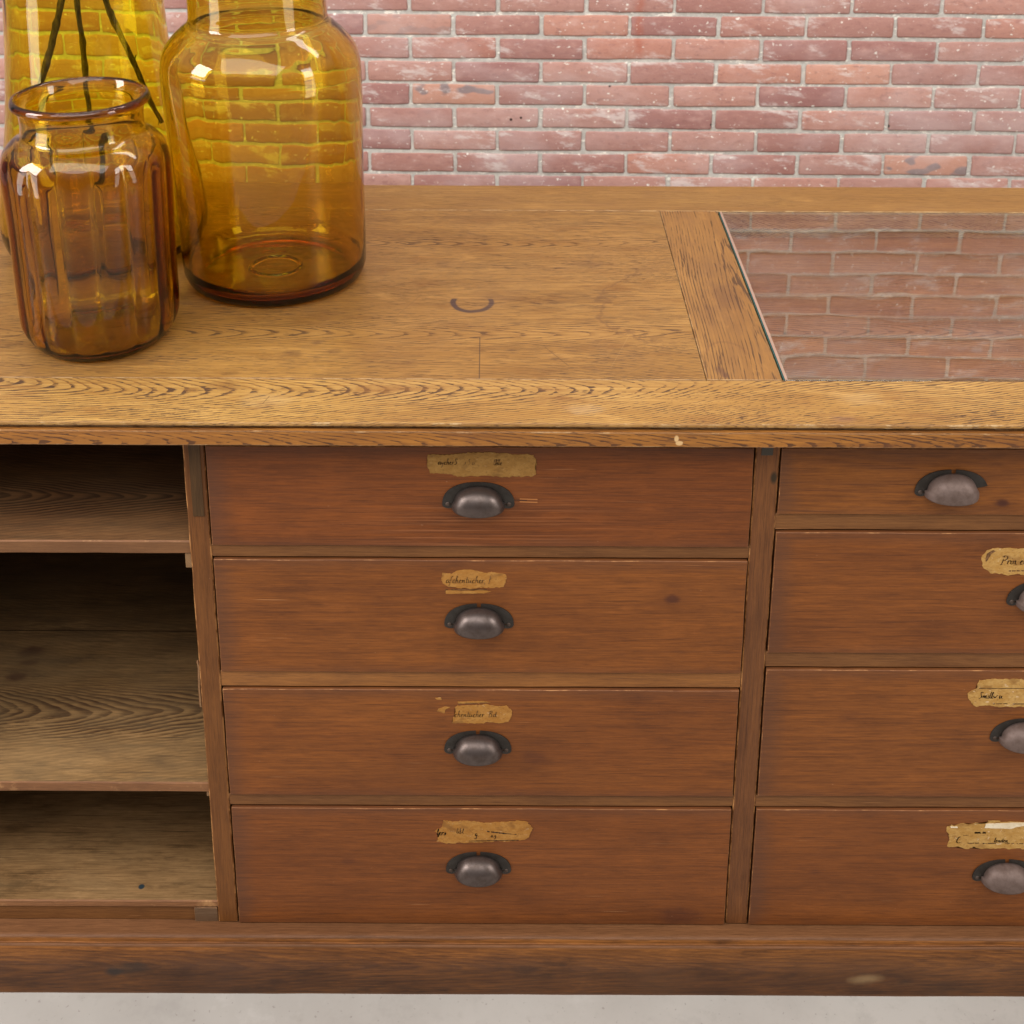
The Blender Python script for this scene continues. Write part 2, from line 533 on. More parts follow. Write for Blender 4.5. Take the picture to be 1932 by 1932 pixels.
special[brick_at(0.834, 0.827)] = (0.99, 0.3, 0.0)
special[brick_at(0.617, 0.825)] = (0.93, 0.45, 0.0)
special[brick_at(0.312, 0.888)] = (0.92, 0.5, 0.0)
special[brick_at(-0.148, 0.762)] = (0.5, 0.4, 1.0)
special[brick_at(1.051, 0.584)] = (0.7, 0.4, 1.0)
special[brick_at(0.75, 0.71)] = (0.88, 0.4, 0.0)
J = 0.0092
for i in range(row_lo - 1, row_hi + 1):
    k = (-1 - i) % 2
    zb = Z0 + i * COURSE
    if zb + COURSE < 0.02:
        continue
    for j in range(-17, 16):
        ph = X0 + 0.5 * PITCH * k
        xa = ph + j * PITCH + J / 2 + random.uniform(-.0018, .0018)
        xb = ph + (j + 1) * PITCH - J / 2 + random.uniform(-.0018, .0018)
        za = max(zb + J / 2 + random.uniform(-.0012, .0012), 0.0)
        zc = zb + COURSE - J / 2 + random.uniform(-.0019, .0019)
        if zc - za < 0.01:
            continue
        tcol = special.get((i, j))
        if tcol is None:
            tcol = (random.random() ** 1.1 * (1.0 if random.random() < .35 else .75), random.random(), 0.7 if random.random() < .02 else 0.0)
        out = random.uniform(-.0012, .0012)
        nx, nz = 7, 4
        tilt = random.uniform(-.0008, .0008)
        g = []
        r0 = random.random() * 50
        for b_ in range(nz + 1):
            rw = []
            for a_ in range(nx + 1):
                fx, fz = (0, .018, .2, .4, .6, .8, .982, 1)[a_], (0, .07, .5, .93, 1)[b_]
                x = xa + (xb - xa) * fx
                z = za + (zc - za) * fz
                edge = (a_ in (0, nx)) or (b_ in (0, nz))
                corner = (a_ in (0, nx)) and (b_ in (0, nz))
                nv = mnoise.noise_vector(Vector((x * 60 + r0, z * 60, r0)))
                y = 0.0
                if edge:
                    y = 0.0010 + abs(nv.y) * 0.001
                if corner:
                    y = 0.002
                    x += 0.0016 * (1 if a_ == 0 else -1)
                    z += 0.0010 * (1 if b_ == 0 else -1)
                x += nv.x * 0.0020 * (1 if edge else .3)
                z += nv.z * 0.0022 * (1 if edge else .3) + tilt * (fx - .5) * 2
                rw.append(bm.verts.new((x, WS * x + y - out * .6 - 0.0022, max(z, 0.0))))
            g.append(rw)
        faces = []
        for b_ in range(nz):
            for a_ in range(nx):
                faces.append(bm.faces.new((g[b_][a_], g[b_][a_ + 1], g[b_ + 1][a_ + 1], g[b_ + 1][a_])))
        ring_ = [g[0][a_] for a_ in range(nx + 1)] + [g[b_][nx] for b_ in range(1, nz + 1)] + \
                [g[nz][a_] for a_ in range(nx - 1, -1, -1)] + [g[b_][0] for b_ in range(nz - 1, 0, -1)]
        back = [bm.verts.new((v.co.x, v.co.y + 0.014, v.co.z)) for v in ring_]
        L = len(ring_)
        for q in range(L):
            faces.append(bm.faces.new((ring_[(q + 1) % L], ring_[q], back[q], back[(q + 1) % L])))
        for f in faces:
            f.smooth = True
            for lp in f.loops:
                lp[tint] = (tcol[0], tcol[1], tcol[2], 1)
BRICK, MORTAR = brick_mat(), mortar_mat()
finish("brickwork", bm, BRICK, wall)
# mortar sheet, uneven, a few mm behind the brick faces
bm = bmesh.new()
nx, nz = 620, 280
vs = []
for b_ in range(nz + 1):
    rw = []
    for a_ in range(nx + 1):
        x = -3.2 + 7.0 * a_ / nx
        z = 3.2 * b_ / nz
        y = WS * x + 0.0012 + mnoise.noise(Vector((x * 45, z * 45, 0))) * 0.0016 + mnoise.noise(Vector((x * 9, z * 9, 3))) * 0.0008
        rw.append(bm.verts.new((x, y, z)))
    vs.append(rw)
for b_ in range(nz):
    for a_ in range(nx):
        f = bm.faces.new((vs[b_][a_], vs[b_][a_ + 1], vs[b_ + 1][a_ + 1], vs[b_ + 1][a_]))
        f.smooth = True
finish("mortar", bm, MORTAR, wall)

# ------------------------------------------------------------------ counter
XL, XR = -1.26, 1.075       # ends of the counter body
YB = 0.745                  # back of the body
counter = thing("shop_counter", "long antique wooden shop counter with drawers, open shelves and an inset glass display top", "counter")


def top_marks(b, c):
    x, y = b.x, b.y
    wob = (b.noise(b.vec(x * 60, y * 60, 0.0), 3.0) - 0.5)
    # dark open ring left by a tin
    d = ((x + 0.056).sq() + ((y - 0.303) * 0.92).sq()).sqrt()
    ring = (1.0 - b.ss((d - 0.0275 + wob * 0.003).abs(), 0.0022, 0.0055)) * (1.0 - b.ss(y, 0.312, 0.318))
    c = b.mix(ring * 0.88, c, (0.045, 0.028, 0.03))
    # faint big water mark
    d2 = (((x - 0.205) * 0.8).sq() + ((y - 0.30 - (x - 0.2) * 0.3) * 0.55).sq()).sqrt()
    r2 = 1.0 - b.ss((d2 - 0.062 + wob * 0.045 + (b.noise(b.vec(x * 14, y * 14, 5.0), 2.0) - 0.5) * 0.05).abs(), 0.001, 0.006)
    c = b.mix(r2 * (1.0 - b.ss(x, 0.18, 0.26)) * 0.42, c, (0.13, 0.06, 0.025))
    # knots and small dark damage
    for (mx, my, mr, ma) in ((-0.29, 0.142, 0.012, .6), (-0.235, 0.150, 0.010, .45), (-0.262, 0.175, 0.006, .5), (-0.057, 0.225, 0.004, .7),
                             (0.01, 0.235, 0.006, .35), (0.117, 0.44, 0.018, .35), (-0.10, 0.44, 0.02, .25), (0.08, 0.16, 0.012, .25), (-0.36, 0.09, 0.01, .3)):
        dd = (((x - mx) * 0.7).sq() + (y - my).sq()).sqrt() + wob * mr * 1.4
        c = b.mix((1.0 - b.ss(dd, mr * 0.2, mr * 1.2)) * ma, c, (0.10, 0.045, 0.022))
    c = b.mix(capsule(b, x, y, -0.0405, 0.078, -0.0425, 0.192, 0.0011) * 0.75, c, (0.06, 0.03, 0.02))
    c = b.mix(capsule(b, x, y, 0.075, 0.112, 0.045, 0.165, 0.0008) * 0.6, c, (0.08, 0.04, 0.02))
    c = b.mix(capsule(b, x, y, -0.31, 0.19, -0.24, 0.187, 0.0008) * 0.6, c, (0.08, 0.04, 0.02))
    c = b.mix(capsule(b, x, y, -0.16, 0.26, -0.13, 0.33, 0.0007) * 0.4, c, (0.08, 0.04, 0.02))
    c = b.mix(capsule(b, x, y, 0.13, 0.11, 0.16, 0.20, 0.0007) * 0.15, c, (0.5, 0.33, 0.16))
    # cloudy old varnish, duller towards the back
    cl = b.noise(b.vec(x * 6, y * 5, 3.0), 4.0, 0.6)
    c = b.mix(b.ss(cl, 0.5, 0.75) * 0.3, c, (0.19, 0.10, 0.045))
    return c


def rail_marks(b, c):
    x, y = b.x, b.y
    wob = (b.noise(b.vec(x * 60, y * 60, 0.0), 3.0) - 0.5)
    for (mx, my, mr, ma, col) in ((-0.30, 0.02, 0.022, .22, (0.60, 0.42, 0.20)), (0.09, 0.0, 0.016, .22, (0.66, 0.48, 0.26)),
                                  (0.43, 0.03, 0.02, .18, (0.62, 0.45, 0.22)), (-0.36, 0.055, 0.016, .5, (0.13, 0.05, 0.02)),
                                  (-0.40, 0.045, 0.008, .6, (0.13, 0.05, 0.02)), (0.40, -0.02, 0.010, .3, (0.2, 0.1, 0.08))):
        dd = (((x - mx) * 0.6).sq() + (y - my).sq()).sqrt() + wob * mr * 1.5
        c = b.mix((1.0 - b.ss(dd, mr * 0.1, mr * 1.3)) * ma, c, col)
    c = b.mix(capsule(b, x, y, -0.305, 0.012, -0.300, 0.03, 0.0008) * 0.6, c, (0.08, 0.04, 0.02))
    return c


def cross_marks(b, c):
    x, y = b.x, b.y
    wob = (b.noise(b.vec(x * 50, y * 40, 0.0), 3.0) - 0.5)
    for (mx, my, mr, ma) in ((0.305, 0.33, 0.030, .5), (0.30, 0.42, 0.035, .3), (0.295, 0.26, 0.035, .3), (0.27, 0.10, 0.008, .7), (0.275, 0.088, 0.005, .8)):
        dd = ((x - mx).sq() + ((y - my) * 0.6).sq()).sqrt() + wob * mr
        c = b.mix((1.0 - b.ss(dd, mr * 0.2, mr * 1.3)) * ma, c, (0.12, 0.055, 0.03))
    d = ((x - 0.285).sq() + ((y - 0.145) * 0.7).sq()).sqrt() + wob * 0.004
    c = b.mix((1.0 - b.ss((d - 0.026).abs(), 0.001, 0.003)) * 0.25 * b.ss(y, 0.14, 0.15), c, (0.12, 0.05, 0.025))
    return c


OAK_TOP = oak("oak_top_panel", 'top', 1.0, hearts=((0.203 + .81, 0), (0.518 + .81, 0.375 + .81)), a=0.038, bb=0.018, per=0.0042,
              pore_amt=0.85, ring_amt=0.55, marks=top_marks, rough=0.40, wander=((0.05, 0.5, 0.03),),
              mid=(0.307, 0.150, 0.036), light=(0.370, 0.196, 0.055), dark=(0.170, 0.072, 0.017))
OAK_FRONT = oak("oak_front_rail", 'top', 5.0, hearts=((0.045 + .81, 0),), a=0.023, bb=0.022, per=0.0046,
                mid=(0.391, 0.203, 0.049), light=(0.487, 0.285, 0.087), dark=(0.207, 0.090, 0.025), pore_amt=1.0, ring_amt=0.75, marks=rail_marks, rough=0.40, wander=((0.02, 0.48, 0.052), (-0.35, -0.75, 0.03)))
OAK_FRONT_E = oak("oak_front_rail_edge", 'top', 5.0, hearts=((0.045 + .81, 0),), mid=(0.340, 0.174, 0.056), light=(0.442, 0.249, 0.088),
                  wear=0.25, wear_col=(0.50, 0.33, 0.16))
OAK_REAR = oak("oak_rear_rail", 'top', 9.0, hearts=((0.60 + .81, 0),), a=0.05, bb=0.012, per=0.004, pore_amt=0.45, ring_amt=0.25,
               mid=(0.291, 0.142, 0.034), light=(0.347, 0.182, 0.050))
OAK_CROSS = oak("oak_cross_rail", 'cross', 14.0, hearts=((0.335 + .81, 0),), a=0.16, bb=0.02, per=0.0042, pore_amt=0.9, ring_amt=0.55,
                mid=(0.278, 0.127, 0.033), light=(0.350, 0.175, 0.049), marks=cross_marks, long=14.0)
OAK_EDGE = oak("oak_worn_edge", 'top', 3.0, wear=0.55, wear_col=(0.46, 0.29, 0.14), mid=(0.24, 0.12, 0.045), light=(0.3, 0.16, 0.06))
OAK_LIP = oak("oak_lip", 'front', 21.0, hearts=((0.84, 0),), a=0.03, bb=0.012, per=0.003, mid=(0.313, 0.120, 0.022), light=(0.410, 0.168, 0.032),
              dark=(0.15, 0.056, 0.02), pore=(0.06, 0.025, 0.014), pore_amt=0.8, ring_amt=0.45,
              marks=lambda b, c: b.mix(disc(b, b.x, b.z, 0.1985, 0.8825, 0.0026, 0.0008, 0.6).max(disc(b, b.x + b.noise(b.vec(b.x * 300, b.z * 300, 0.0)) * .003, b.z, 0.2035, 0.8765, 0.0042, 0.0008, 1.4)), c, (0.66, 0.42, 0.19)))
OAK_LIP_E = oak("oak_lip_worn_edge", 'front', 22.0, wear=0.25, wear_col=(0.42, 0.25, 0.12), mid=(0.24, 0.11, 0.04), light=(0.34, 0.16, 0.06))

YF = -0.0345
board("top_panel", (XL - .02, 0.2485, 0.0763, 0.6632, 0.866, H), [OAK_TOP, OAK_EDGE], counter, bev=0.0006, jit=0.0001, seed=3)
board("front_rail", (XL - .035, XR + .035, YF, 0.0757, 0.8952, H), [OAK_FRONT, OAK_FRONT_E], counter, bev=0.0018, seg=2, jit=0.0005, seed=4)
board("front_rail", (XL - .02, XR + .02, -0.0275, 0.0757, 0.866, 0.8948), [OAK_EDGE, OAK_EDGE], counter, bev=0.0004, jit=0)
board("rear_rail", (XL - .02, XR + .035, 0.6638, 0.783, 0.866, H + 0.0002), [OAK_REAR, OAK_EDGE], counter, bev=0.0012, jit=0.0002, seed=5)
board("cross_rail", (0.2495, 0.3455, 0.0765, 0.6630, 0.866, H + 0.0003), [OAK_CROSS, OAK_EDGE], counter, bev=0.0008, jit=0.0002, seed=6)
board("top_panel", (1.075, XR + .03, 0.0763, 0.6632, 0.866, H), [OAK_TOP, OAK_EDGE], counter, bev=0.0006, jit=0)
board("edge_moulding", (XL - .04, XR + .04, -0.0378, -0.0278, 0.8708, 0.8905), [OAK_LIP, OAK_LIP_E], counter, bev=0.0014, seg=2, jit=0.0006, seed=7)

# display well under the glass
WELL = oak("well_oak", 'top', 31.0, hearts=((0.3 + .77, 0),), a=0.03, bb=0.02, per=0.005, mid=(0.425, 0.169, 0.054), light=(0.550, 0.231, 0.074),
           dark=(0.225, 0.083, 0.031), pore_amt=0.5, rough=0.6)
wx0, wx1, wy0, wy1 = 0.3462, 1.0745, 0.0764, 0.6630
well = board("display_well", (wx0, wx1, wy0, wy1, 0.846, 0.852), [WELL, WELL], counter, bev=0, jit=0)
WELLW = oak("well_side_oak", 'front', 33.0, mid=(0.62, 0.36, 0.14), light=(0.70, 0.44, 0.19), rough=0.6)
board("well_side", (wx0, wx1, wy1 - .008, wy1 - .0002, 0.8523, 0.8938), [WELLW, WELLW], well, bev=0, jit=0)
board("well_side", (wx0, wx1, wy0 + .0002, wy0 + .008, 0.8523, 0.8938), [WELLW, WELLW], well, bev=0, jit=0)
board("well_side", (wx0 + .0002, wx0 + .008, wy0 + .0085, wy1 - .0085, 0.8523, 0.8938), [WELLW, WELLW], well, bev=0, jit=0)
board("well_side", (wx1 - .008, wx1 - .0002, wy0 + .0085, wy1 - .0085, 0.8523, 0.8938), [WELLW, WELLW], well, bev=0, jit=0)


def pane_mat():
    b = NB("pane_glass")
    g = b.t.nodes.new("ShaderNodeBsdfGlass")
    g.inputs["Color"].default_value = (0.97, 0.985, 0.98, 1)
    g.inputs["Roughness"].default_value = 0.0
    g.inputs["IOR"].default_value = 1.78
    n = b.noise(b.vec(b.x * 5, b.y * 5, 0.0), 2.0)
    bp = b.t.nodes.new("ShaderNodeBump")
    bp.inputs["Strength"].default_value = 0.05
    bp.inputs["Distance"].default_value = 0.004
    b.put(bp.inputs["Height"], n)
    b.t.links.new(bp.outputs[0], g.inputs["Normal"])
    b.t.links.new(g.outputs[0], b.out.inputs[0])
    return b.mat


def simple(name, col, rough=0.5, **k):
    b = NB(name)
    n = b.noise(b.vec(b.x * 50, b.y * 50, b.z * 50), 3.0)
    c = b.mix((n - 0.3) * 0.5, col, tuple(v * 0.6 for v in col))
    return b.bsdf(c, rough, **k)


pane = board("glass_pane", (wx0 + .003, wx1 - .003, wy0 + .0012, wy1 - .0012, 0.8942, 0.8992), [pane_mat(), pane_mat()], counter, bev=0.0004, jit=0)
board("pane_edge", (wx0 + .0014, wx0 + .0027, wy0 + .001, wy1 - .001, 0.8942, 0.8995),
      [simple("green_glass_edge", (0.02, 0.11, 0.10), 0.2), simple("green_glass_edge_b", (0.02, 0.11, 0.10), 0.2)], pane, bev=0, jit=0)

board("pane_edge", (wx0 + .0033, wx0 + .0068, wy0 + .0015, wy1 - .0015, 0.89935, 0.8997),  # tan strip, its colour stands in for the reflection in the glass bevel
      [simple("painted_bevel_reflection", (0.42, 0.27, 0.20), 0.35), simple("painted_bevel_reflection_b", (0.42, 0.27, 0.20), 0.35)], pane, bev=0, jit=0)

# ---- body woods
P_POST = dict(mott=.6, mid=(0.159, 0.057, 0.015), light=(0.197, 0.074, 0.018), dark=(0.088, 0.031, 0.009), ring_amt=0.25)
POST = pine("post_pine", 'post', 40.0, vc=-0.2, a=0.3, bb=0.01, per=0.0045, **P_POST)
POST_E = pine("post_pine_worn_edge", 'post', 40.0, wear=0.7, wear_col=(0.50, 0.235, 0.08), **P_POST)
POST2 = pine("post_dark_pine", 'post', 47.0, vc=0.25, a=0.3, bb=0.02, per=0.005, mid=(0.150, 0.055, 0.018), light=(0.190, 0.072, 0.022),
             dark=(0.081, 0.030, 0.012), ring_amt=0.35, marks=lambda b, c: b.mix(
                 disc(b, b.x, b.z, 0.3265, 0.806, 0.004, 0.002, 0.5), c, (0.04, 0.025, 0.012)))
CARC = pine("carcass_pine", 'front', 50.0, vc=0.3, a=0.05, per=0.006, mid=(0.16, 0.098, 0.048), light=(0.21, 0.135, 0.07), dark=(0.08, 0.048, 0.026))

zT, zB = 0.8708, 0.0942


def post(x0, x1, mats, seed):
    return board("post", (x0, x1, 0.0, 0.022, zB + .0004, 0.8655), mats, counter, bev=0.0015, jit=0.0006, seed=seed, step=0.02)


p1 = post(-0.405, -0.3782, [POST, POST_E], 1)
p2 = post(0.302, 0.332, [POST2, POST_E], 2)
post(1.006, 1.0375, [POST2, POST_E], 3)
post(XL, XL + 0.03, [POST, POST_E], 4)
post(-0.93, -0.90, [POST, POST_E], 5)  # unseen post, added left of the view to darken the open bay
PATCH = pine("grey_patch_wood", 'post', 55.0, mid=(0.072, 0.035, 0.012), light=(0.096, 0.049, 0.017), dark=(0.042, 0.021, 0.008), ring_amt=0.3)
board("inlay", (-0.3975, -0.3835, -0.0012, 0.0, 0.748, 0.8655), [PATCH, PATCH], p1, bev=0.0002, jit=0.0002)
board("inlay", (0.309, 0.3235, -0.001, 0.0, 0.838, 0.8655), [simple("dark_notch", (0.05, 0.038, 0.024)), PATCH], p2, bev=0.0002, jit=0.0002)

# partitions, back, ends
for (a_, c_) in ((-0.399, -0.381), (0.308, 0.326), (1.012, 1.03), (XL + .004, XL + .022), (-.926, -.904)):  # the last panel is unseen, added with its post to darken the bay
    board("side_panel", (a_, c_, 0.0225, YB - .013, zB + .0004, 0.8655), [CARC, CARC], counter, bev=0.0004, jit=0, step=0.1)
board("back_panel", (XL, XR - .035, YB - .0125, YB, 0.0, 0.8655), [CARC, CARC], counter, bev=0.0004, jit=0, step=0.1)
board("under_top", (XL + .023, wx0 - .002, 0.028, YB - .013, 0.8602, 0.8655), [CARC, CARC], counter, bev=0, jit=0, step=0.2)

# rails between drawers
R1 = pine("rail_pine", 'front', 60.0, mid=(0.171, 0.069, 0.022), light=(0.209, 0.086, 0.026), dark=(0.104, 0.040, 0.014), ring_amt=0.1)
R2 = pine("rail_orange_pine", 'front', 63.0, mid=(0.257, 0.099, 0.025), light=(0.304, 0.124, 0.034), dark=(0.142, 0.057, 0.022), ring_amt=0.1)
RE = pine("rail_worn_edge", 'front', 61.0, mid=(0.2, 0.09, 0.04), light=(0.24, 0.12, 0.05), wear=0.7, wear_col=(0.46, 0.22, 0.085))
c1 = [(0.8486, 0.706), (0.6857, 0.5148), (0.4882, 0.316), (0.2947, 0.0950)]
c2 = [(0.8486, 0.7545), (0.7287, 0.5475), (0.5217, 0.3173), (0.2950, 0.0950)]
for k in range(3):
    board("drawer_rail", (-0.378, 0.3018, 0.001, 0.022, c1[k + 1][0] + .0028, c1[k][1] - .0004), [R2 if k == 1 else R1, RE], counter, bev=0.0007, jit=0.0005, seed=k)
    board("drawer_rail", (0.3322, 1.0058, 0.001, 0.022, c2[k + 1][0] + .0028, c2[k][1] - .0004), [R1, RE], counter, bev=0.0007, jit=0.0005, seed=k + 5)


# ---- handles
def metal(name, col, rough, met=0.85, seed=0.0):
    b = NB(name)
    n = b.noise(b.vec(b.x * 90 + seed, b.y * 90, b.z * 90), 4.0, 0.65)
    n2 = b.noise(b.vec(b.x * 420, b.y * 420, b.z * 420 + seed), 3.0, 0.6)
    c = b.mix(b.ss(n, 0.35, 0.75), col, (col[0] * 0.7, col[1] * 0.65, col[2] * 0.6))
    c = b.mix(b.ss(n2, 0.6, 0.8) * 0.25, c, (col[0] * 1.4, col[1] * 1.25, col[2] * 1.15))
    return b.bsdf(c, n * 0.25 + rough, n + n2 * 0.5, 0.25, 0.0004, metallic=met)


CUP = metal("aged_iron_cup", (0.118, 0.090, 0.080), 0.25, 0.75)
CUP_B = metal("worn_brown_iron_cup", (0.17, 0.118, 0.10), 0.45, 0.5, 4.0)
PLATE = metal("dark_iron_plate", (0.045, 0.038, 0.032), 0.38, 0.5)
SCREW = metal("screw_iron", (0.10, 0.07, 0.055), 0.45, 0.6)


def handle(parent, x, z, yf, mat=CUP, slit=False, s=1.0, broken=False):
    # crescent back plate
    bm = bmesh.new()
    n = 72
    outer, inner = [], []
    for k in range(n + 1):
        t = pi * k / n
        ex = 2 / 2.25
        ox = 0.0455 * math.copysign(abs(cos(t)) ** ex, cos(t))
        oz = -0.003 + 0.0318 * abs(sin(t)) ** ex
        outer.append((ox, oz))
        inner.append((0.029 * cos(t), 0.0165 * sin(t) - 0.001))
    def quad(a_, b_, c_, d_):
        f1 = [bm.verts.new((x + s * q[0], yf - 0.0016, z + s * q[1])) for q in (a_, b_, c_, d_)]
        bm.faces.new(f1[::-1])
        f2 = [bm.verts.new((x + s * q[0], yf, z + s * q[1])) for q in (a_, b_)]
        bm.faces.new((f1[0], f1[1], f2[1], f2[0]))
    for k in range(n):
        if slit and k in (n // 2, n // 2 - 1):
            continue
        if broken and k < 6:
            continue
        quad(outer[k], outer[k + 1], inner[k + 1], inner[k])
    for sg in (1, -1):     # ears below
        if broken and sg == 1:
            continue
        prev = None
        m = 8
        pts = []
        for k in range(m + 1):
            t = pi * k / m
            pts.append((sg * (0.0375 + 0.0080 * cos(t)), -0.003 - 0.0055 * sin(t)))
        for k in range(m):
            a_, b_ = pts[k], pts[k + 1]
            quad(a_, b_, (b_[0], -0.0029), (a_[0], -0.0029))
    bmesh.ops.remove_doubles(bm, verts=bm.verts[:], dist=1e-5)
    bmesh.ops.recalc_face_normals(bm, faces=bm.faces[:])
    finish("handle_plate", bm, PLATE, parent)
    # cup: a squarish quarter dome open below, with a rolled rim
    bm = bmesh.new()
    a0, b0, c0 = 0.0328 * s, 0.0235 * s, 0.0235 * s
    e = 2 / 2.15
    pw = lambda q: math.copysign(abs(q) ** e, q)
    nu, nv = 28, 12
    rows = []
    prof = [(-0.0070, 0.955), (-0.0064, 1.0), (-0.0048, 1.01), (-0.0030, 1.0), (-0.0014, 1.003)]
    for dz, sc in prof:
        rows.append([(a0 * sc * pw(cos(pi * i / nu)), -b0 * sc * pw(sin(pi * i / nu)), dz * s) for i in range(nu + 1)])
    for j in range(nv + 1):
        v_ = pi / 2 * j / nv
        rows.append([(a0 * pw(cos(pi * i / nu)) * (1 - .10 * sin(v_)), -b0 * pw(sin(pi * i / nu)) * pw(cos(v_)), c0 * pw(sin(pi * i / nu)) ** 1.0 * pw(sin(v_)))
                     for i in range(nu + 1)])
    V = [[bm.verts.new((x + q[0], yf - 0.0016 + q[1], z + q[2])) for q in r_] for r_ in rows]
    for j in range(len(V) - 1):
        for i in range(nu):
            bm.faces.new((V[j][i], V[j][i + 1], V[j + 1][i + 1], V[j + 1][i]))
    bmesh.ops.remove_doubles(bm, verts=bm.verts[:], dist=1e-5)
    bmesh.ops.recalc_face_normals(bm, faces=bm.faces[:])
    o = finish("handle_cup", bm, mat, parent, sm=True)
    md = o.modifiers.new("thickness", 'SOLIDIFY')
    md.thickness = 0.0013
    md.offset = 0
    for sg in (1, -1):
        if broken and sg == 1:
            continue
        bm = bmesh.new()
        bmesh.ops.create_uvsphere(bm, u_segments=12, v_segments=8, radius=0.0030)
        for v in bm.verts:
            v.co = Vector((x + sg * 0.0385 * s + v.co.x, yf - 0.0016 + v.co.y * 0.45, z - 0.0025 + v.co.z))
        finish("screw", bm, SCREW, parent, sm=True)


# ---- handwriting
GL = {  # stroke letters, x-height 1, baseline 0 : (advance, strokes)
    'a': (.9, [[(.7, .9), (.4, 1), (.1, .7), (.05, .3), (.25, 0), (.5, .2), (.7, .9), (.65, .2), (.9, .05)]]),
    'c': (.75, [[(.65, .85), (.4, 1), (.1, .6), (.15, .15), (.4, 0), (.75, .15)]]),
    'h': (.9, [[(.1, 0), (.2, 1.9), (.35, 2.1), (.3, 1.6), (.12, .4), (.4, .95), (.6, .9), (.6, .15), (.9, .05)]]),
    'e': (.7, [[(.05, .45), (.5, .7), (.4, 1), (.15, .8), (.1, .3), (.3, 0), (.7, .15)]]),
    'n': (.95, [[(.0, .7), (.15, .95), (.15, 0), (.3, .7), (.55, .98), (.6, .6), (.6, .1), (.95, .1)]]),
    'm': (1.3, [[(.0, .8), (.12, .95), (.12, 0), (.3, .8), (.48, .95), (.5, 0), (.68, .8), (.88, .95), (.9, .1), (1.3, .1)]]),
    't': (.6, [[(.25, 1.7), (.2, .2), (.35, 0), (.6, .15)], [(.0, 1.1), (.55, 1.15)]]),
    'u': (.95, [[(.1, .95), (.08, .3), (.25, 0), (.55, .4), (.6, .95), (.6, .15), (.95, .1)]]),
    'U': (.95, [[(.1, .95), (.08, .3), (.25, 0), (.55, .4), (.6, .95), (.6, .15), (.95, .1)], [(.15, 1.35), (.22, 1.4)], [(.5, 1.35), (.57, 1.4)]]),
    'r': (.65, [[(.05, .8), (.15, 1), (.15, 0), (.2, .6), (.45, .98), (.6, .85)]]),
    'f': (.6, [[(-.1, -.9), (.1, -.7), (.25, 1.7), (.5, 2.0), (.55, 1.8)], [(.0, .8), (.4, .95)]]),
    's': (.7, [[(.0, .1), (.4, 1.0), (.5, .3), (.3, 0), (.05, .15)]]),
    'i': (.45, [[(.0, .7), (.15, .95), (.12, .15), (.45, .1)], [(.2, 1.4), (.24, 1.45)]]),
    'l': (.5, [[(.0, .3), (.35, 1.8), (.25, 2.1), (.12, 1.6), (.15, .1), (.5, .1)]]),
    'b': (.8, [[(.15, 2.0), (.1, .1), (.4, 0), (.6, .4), (.45, .8), (.15, .6)]]),
    'd': (.9, [[(.55, .9), (.2, .95), (.05, .4), (.25, 0), (.55, .3), (.65, 2.0), (.62, .2), (.9, .05)]]),
    'o': (.85, [[(.4, 1), (.08, .6), (.15, .1), (.45, 0), (.65, .5), (.4, 1), (.85, .85)]]),
    'w': (1.2, [[(.05, .95), (.15, 0), (.45, .8), (.55, 0), (.9, .95), (1.2, .9)]]),
    'y': (.8, [[(.05, .95), (.15, .3), (.35, .2), (.6, .95), (.4, -.8), (.1, -.9)]]),
    'g': (.85, [[(.6, .9), (.25, 1), (.05, .5), (.3, .05), (.6, .8), (.5, -.8), (.1, -.9), (.0, -.6)]]),
    ',': (.45, [[(.2, .1), (.08, -.35)]]),
    '.': (.4, [[(.15, .0), (.2, .08)]]),
    ' ': (.6, []),
    'P': (1.3, [[(.1, 1.9), (.6, 2.1), (1.1, 1.95), (1.2, 1.4), (.8, 1.0), (.3, .95)], [(.45, 2.05), (.3, 0), (.05, -.05)], [(.3, 0), (.45, .05)]]),
    'B': (1.3, [[(.0, 1.6), (.3, 2.0), (.8, 2.0), (.9, 1.5), (.4, 1.1), (.95, .9), (.9, .1), (.2, 0)], [(.35, 2.0), (.2, 0)]]),
    'S': (1.0, [[(.9, 1.8), (.5, 2.1), (.2, 1.6), (.75, .7), (.6, .05), (.1, .1)]]),
    'C': (1.1, [[(.8, 1.9), (.5, 2.0), (.1, 1.2), (.2, .2), (.7, .0), (1.1, .3)]]),
    'F': (1.0, [[(.3, 2.0), (.15, -.2)], [(.3, 1.2), (.75, 1.3)]]),
}


def write(bm, text, x, z, h, y, w=0.00055, slant=0.28, fade=0.0, rnd=None):
    cx = x
    for ch in text:
        adv, strokes = GL.get(ch, (.6, []))
        for st in strokes:
            # smooth the strokes
            pts = [Vector((cx + (p[0] + slant * p[1] * .5) * h, y, z + p[1] * h)) for p in st]
            for _ in range(2):
                if len(pts) > 2:
                    q = [pts[0]]
                    for a_, b_ in zip(pts[:-1], pts[1:]):
                        q += [a_.lerp(b_, .25), a_.lerp(b_, .75)]
                    q.append(pts[-1])
                    pts = q
            for a_, b_ in zip(pts[:-1], pts[1:]):
                if fade and rnd.random() < fade:
                    continue
                d = b_ - a_
                if d.length < 1e-6:
                    continue
                ww = w * (1.35 if d.z < -abs(d.x) * .5 else .8)
                n_ = Vector((-d.z, 0, d.x)).normalized() * ww / 2
                e_ = d.normalized() * ww * .25
                vs_ = [bm.verts.new(q_) for q_ in (a_ - n_ - e_, b_ - n_ + e_, b_ + n_ + e_, a_ + n_ - e_)]
                f = bm.faces.new(vs_)
                f.material_index = 1
        cx += adv * h
    return cx


